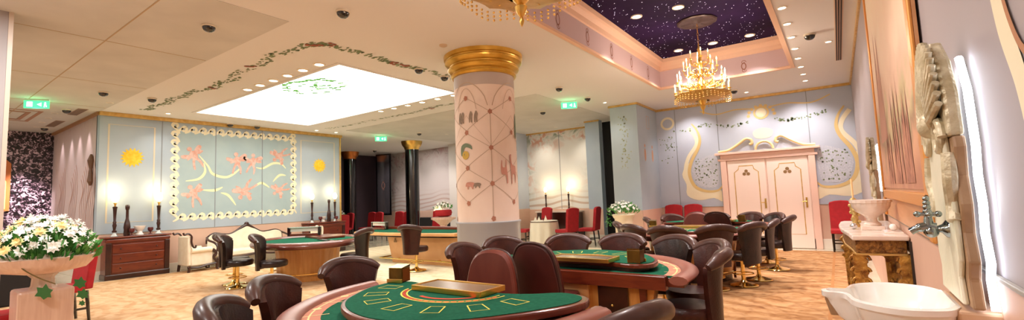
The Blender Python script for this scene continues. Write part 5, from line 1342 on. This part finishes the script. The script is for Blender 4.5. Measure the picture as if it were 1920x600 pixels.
# things on the console
t = thing('marble_urn', 'fluted pale marble urn on the console table', 'urn', (.215, 5.22, 1.1))
MB().box(-.085, .085, -.085, .085, 0, .035).build('foot', marble_m, t, False, .005)
MB().lathe([(.06, .035), (.065, .05), (.04, .075), (.038, .1), (.06, .125), (.11, .16), (.135, .2), (.142, .235), (.15, .24), (.152, .262), (.14, .265), (.12, .25), (.001, .2)], 48, cap=False, wob=.02, wn=24).build('bowl', marble_m, t, True)
t = thing('gilt_candlestick', 'ornate gilt figure candlestick beside the urn', 'candlestick', (.10, 5.55, 1.1))
mb = MB(); mb.lathe([(.05, 0), (.04, .02), (.02, .04), (.03, .08), (.018, .12), (.035, .17), (.02, .22), (.03, .26), (.012, .28)], 12, cap=False)
for k in range(9): mb.ball((.03*math.cos(k*2.2), .03*math.sin(k*2.2), .05+.022*k), .018, 7, 5)
mb.build('figure', mat('old_gilt', 'd8bc78', .35, .6, bump=.5, bscale=60), t, True)
MB().lathe([(.008, .28), (.008, .46)], 10).build('candle', candle_m, t, True)
for i, (x, y, m_) in enumerate(((.08, 5.25, chrome_m), (.34, 4.98, cer_m))):
    o = MB().ball((x, y, 1.1+.028), .028, 12, 8).build('ornament_ball', mat('silver_ball', 'd8d8dc', .1, .9) if i == 0 else cer_m, None, True); tag(o, ('small silver ball on the left of the urn', 'small white ball on the right of the urn')[i], 'ornament')
o = MB().at(.33, 4.98, 1.1).box(-.06, .06, -.2, .1, 0, .012).build('pale_tray', marble_m, None, False, .003); tag(o, 'thin pale tray on the console right of the urn', 'tray')
bpy.data.objects['ornament_ball.001'].location.z = .012
o = MB().at(.22, 6.6, 0).lathe([(.07, 0), (.09, .03), (.13, .12), (.14, .2), (.1, .3), (.05, .36), (.06, .4)], 20, cap=False).build('white_vase', cer_m, None, True); tag(o, 'rounded white vase on the floor seen under the console', 'vase')

# ================================================================== LIGHT
def name_y(l): return l[0] < -2 and l[1] < 3
def area(loc, size, power, color, sy=None, rot=(0, 0, 0)):  # area lamps added as fill
    l = bpy.data.lights.new('fill_lamp', 'AREA'); l.energy = power*(1.45 if name_y(loc) else .5 if loc[0] > -2 else 1); l.color = color; l.size = size
    if sy: l.shape = 'RECTANGLE'; l.size_y = sy
    o = bpy.data.objects.new('fill_lamp', l); C.objects.link(o); o.location = loc; o.rotation_euler = rot; return o
W = (1, .92, .86)
for x, y in sp_pos[::2]: spotlamp((x, y, H-.02), 110, (1, .89, .86), 2.3, .8)
for x, y in ((-2.65, 7.7), (-1.96, 7.78), (-1.92, 10.2), (-2.63, 10.2), (-1.22, 10.2), (-2.65, 3.4), (-1.2, 3.4), (-2.0, 5.2)): spotlamp((x, y, 4.55), 350, (1, .88, .84), 1.7, .7)
for i in (0, 2, 4):
    spotlamp((-7.3-1.02*i/2, 4.42, H-.02), 40, W, 2.0, .7); spotlamp((-7.3-1.02*i/2, 7.76, H-.02), 40, W, 2.0, .7)
# wall washers on the mural wall
for y, e in ((4.25, 55), (8.3, 45), (9.0, 35)): spotlamp((-13.5, y, H-.03), e*.45, (1, .93, .84), 1.7, .9, .04, (-14.0, y, 1.2))
for x in (-14.91, -15.74, -16.54, -17.51): spotlamp((x, 2.93, H-.03), 60, (1, .86, .86), .9, .8, .03, (x, 3.08, .6))
spotlamp((-17.0, 2.3, H-.05), 1500, (1, .88, .94), .62, 1.0, .05, (-18.6, 2.55, 1.75))
for x in (-8.8, -7.05): spotlamp((x, 13.9, H-.03), 50, (1, .86, .7), 1.6, .9, .05, (x, 14.6, 1.5))
for x in (-3.2, -1.7, -.6): spotlamp((x, 12.7, H-.03), 110, (1, .90, .87), 1.9, .9, .05, (x, 13.4, 1.6))
spotlamp((-4.85, 11.2, H-.03), 30, W, 1.6, .9, .05, (-4.7, 11.8, 1.5))
for x, y in ((-14.5, 13.8), (-16.5, 13.6), (-13.0, 13.2)): spotlamp((x, y, H-.03), 170, (1, .90, .86), 2.2, .9, .05)
for x, y in ((-14.9, 13.6), (-11.5, 12.2), (-7.6, 11.9)): area((x, y, H-.04), .1, 42, (1, .95, .9))  # fill lamps under downlights; two of those downlights added for them
# unseen fill lamps added under the ceiling behind and beside the camera
for x, y in ((-3, -.8), (-7, -.8), (-11.5, .6), (-16, .2), (-6.2, 1.2), (-1.2, .8), (-10, -.8)): area((x, y, H-.04), .7, 62, (1, .96, .93))
w = bpy.data.worlds.new('world'); S.world = w; w.use_nodes = True
w.node_tree.nodes['Background'].inputs[0].default_value = (1, .92, .86, 1); w.node_tree.nodes['Background'].inputs[1].default_value = .15
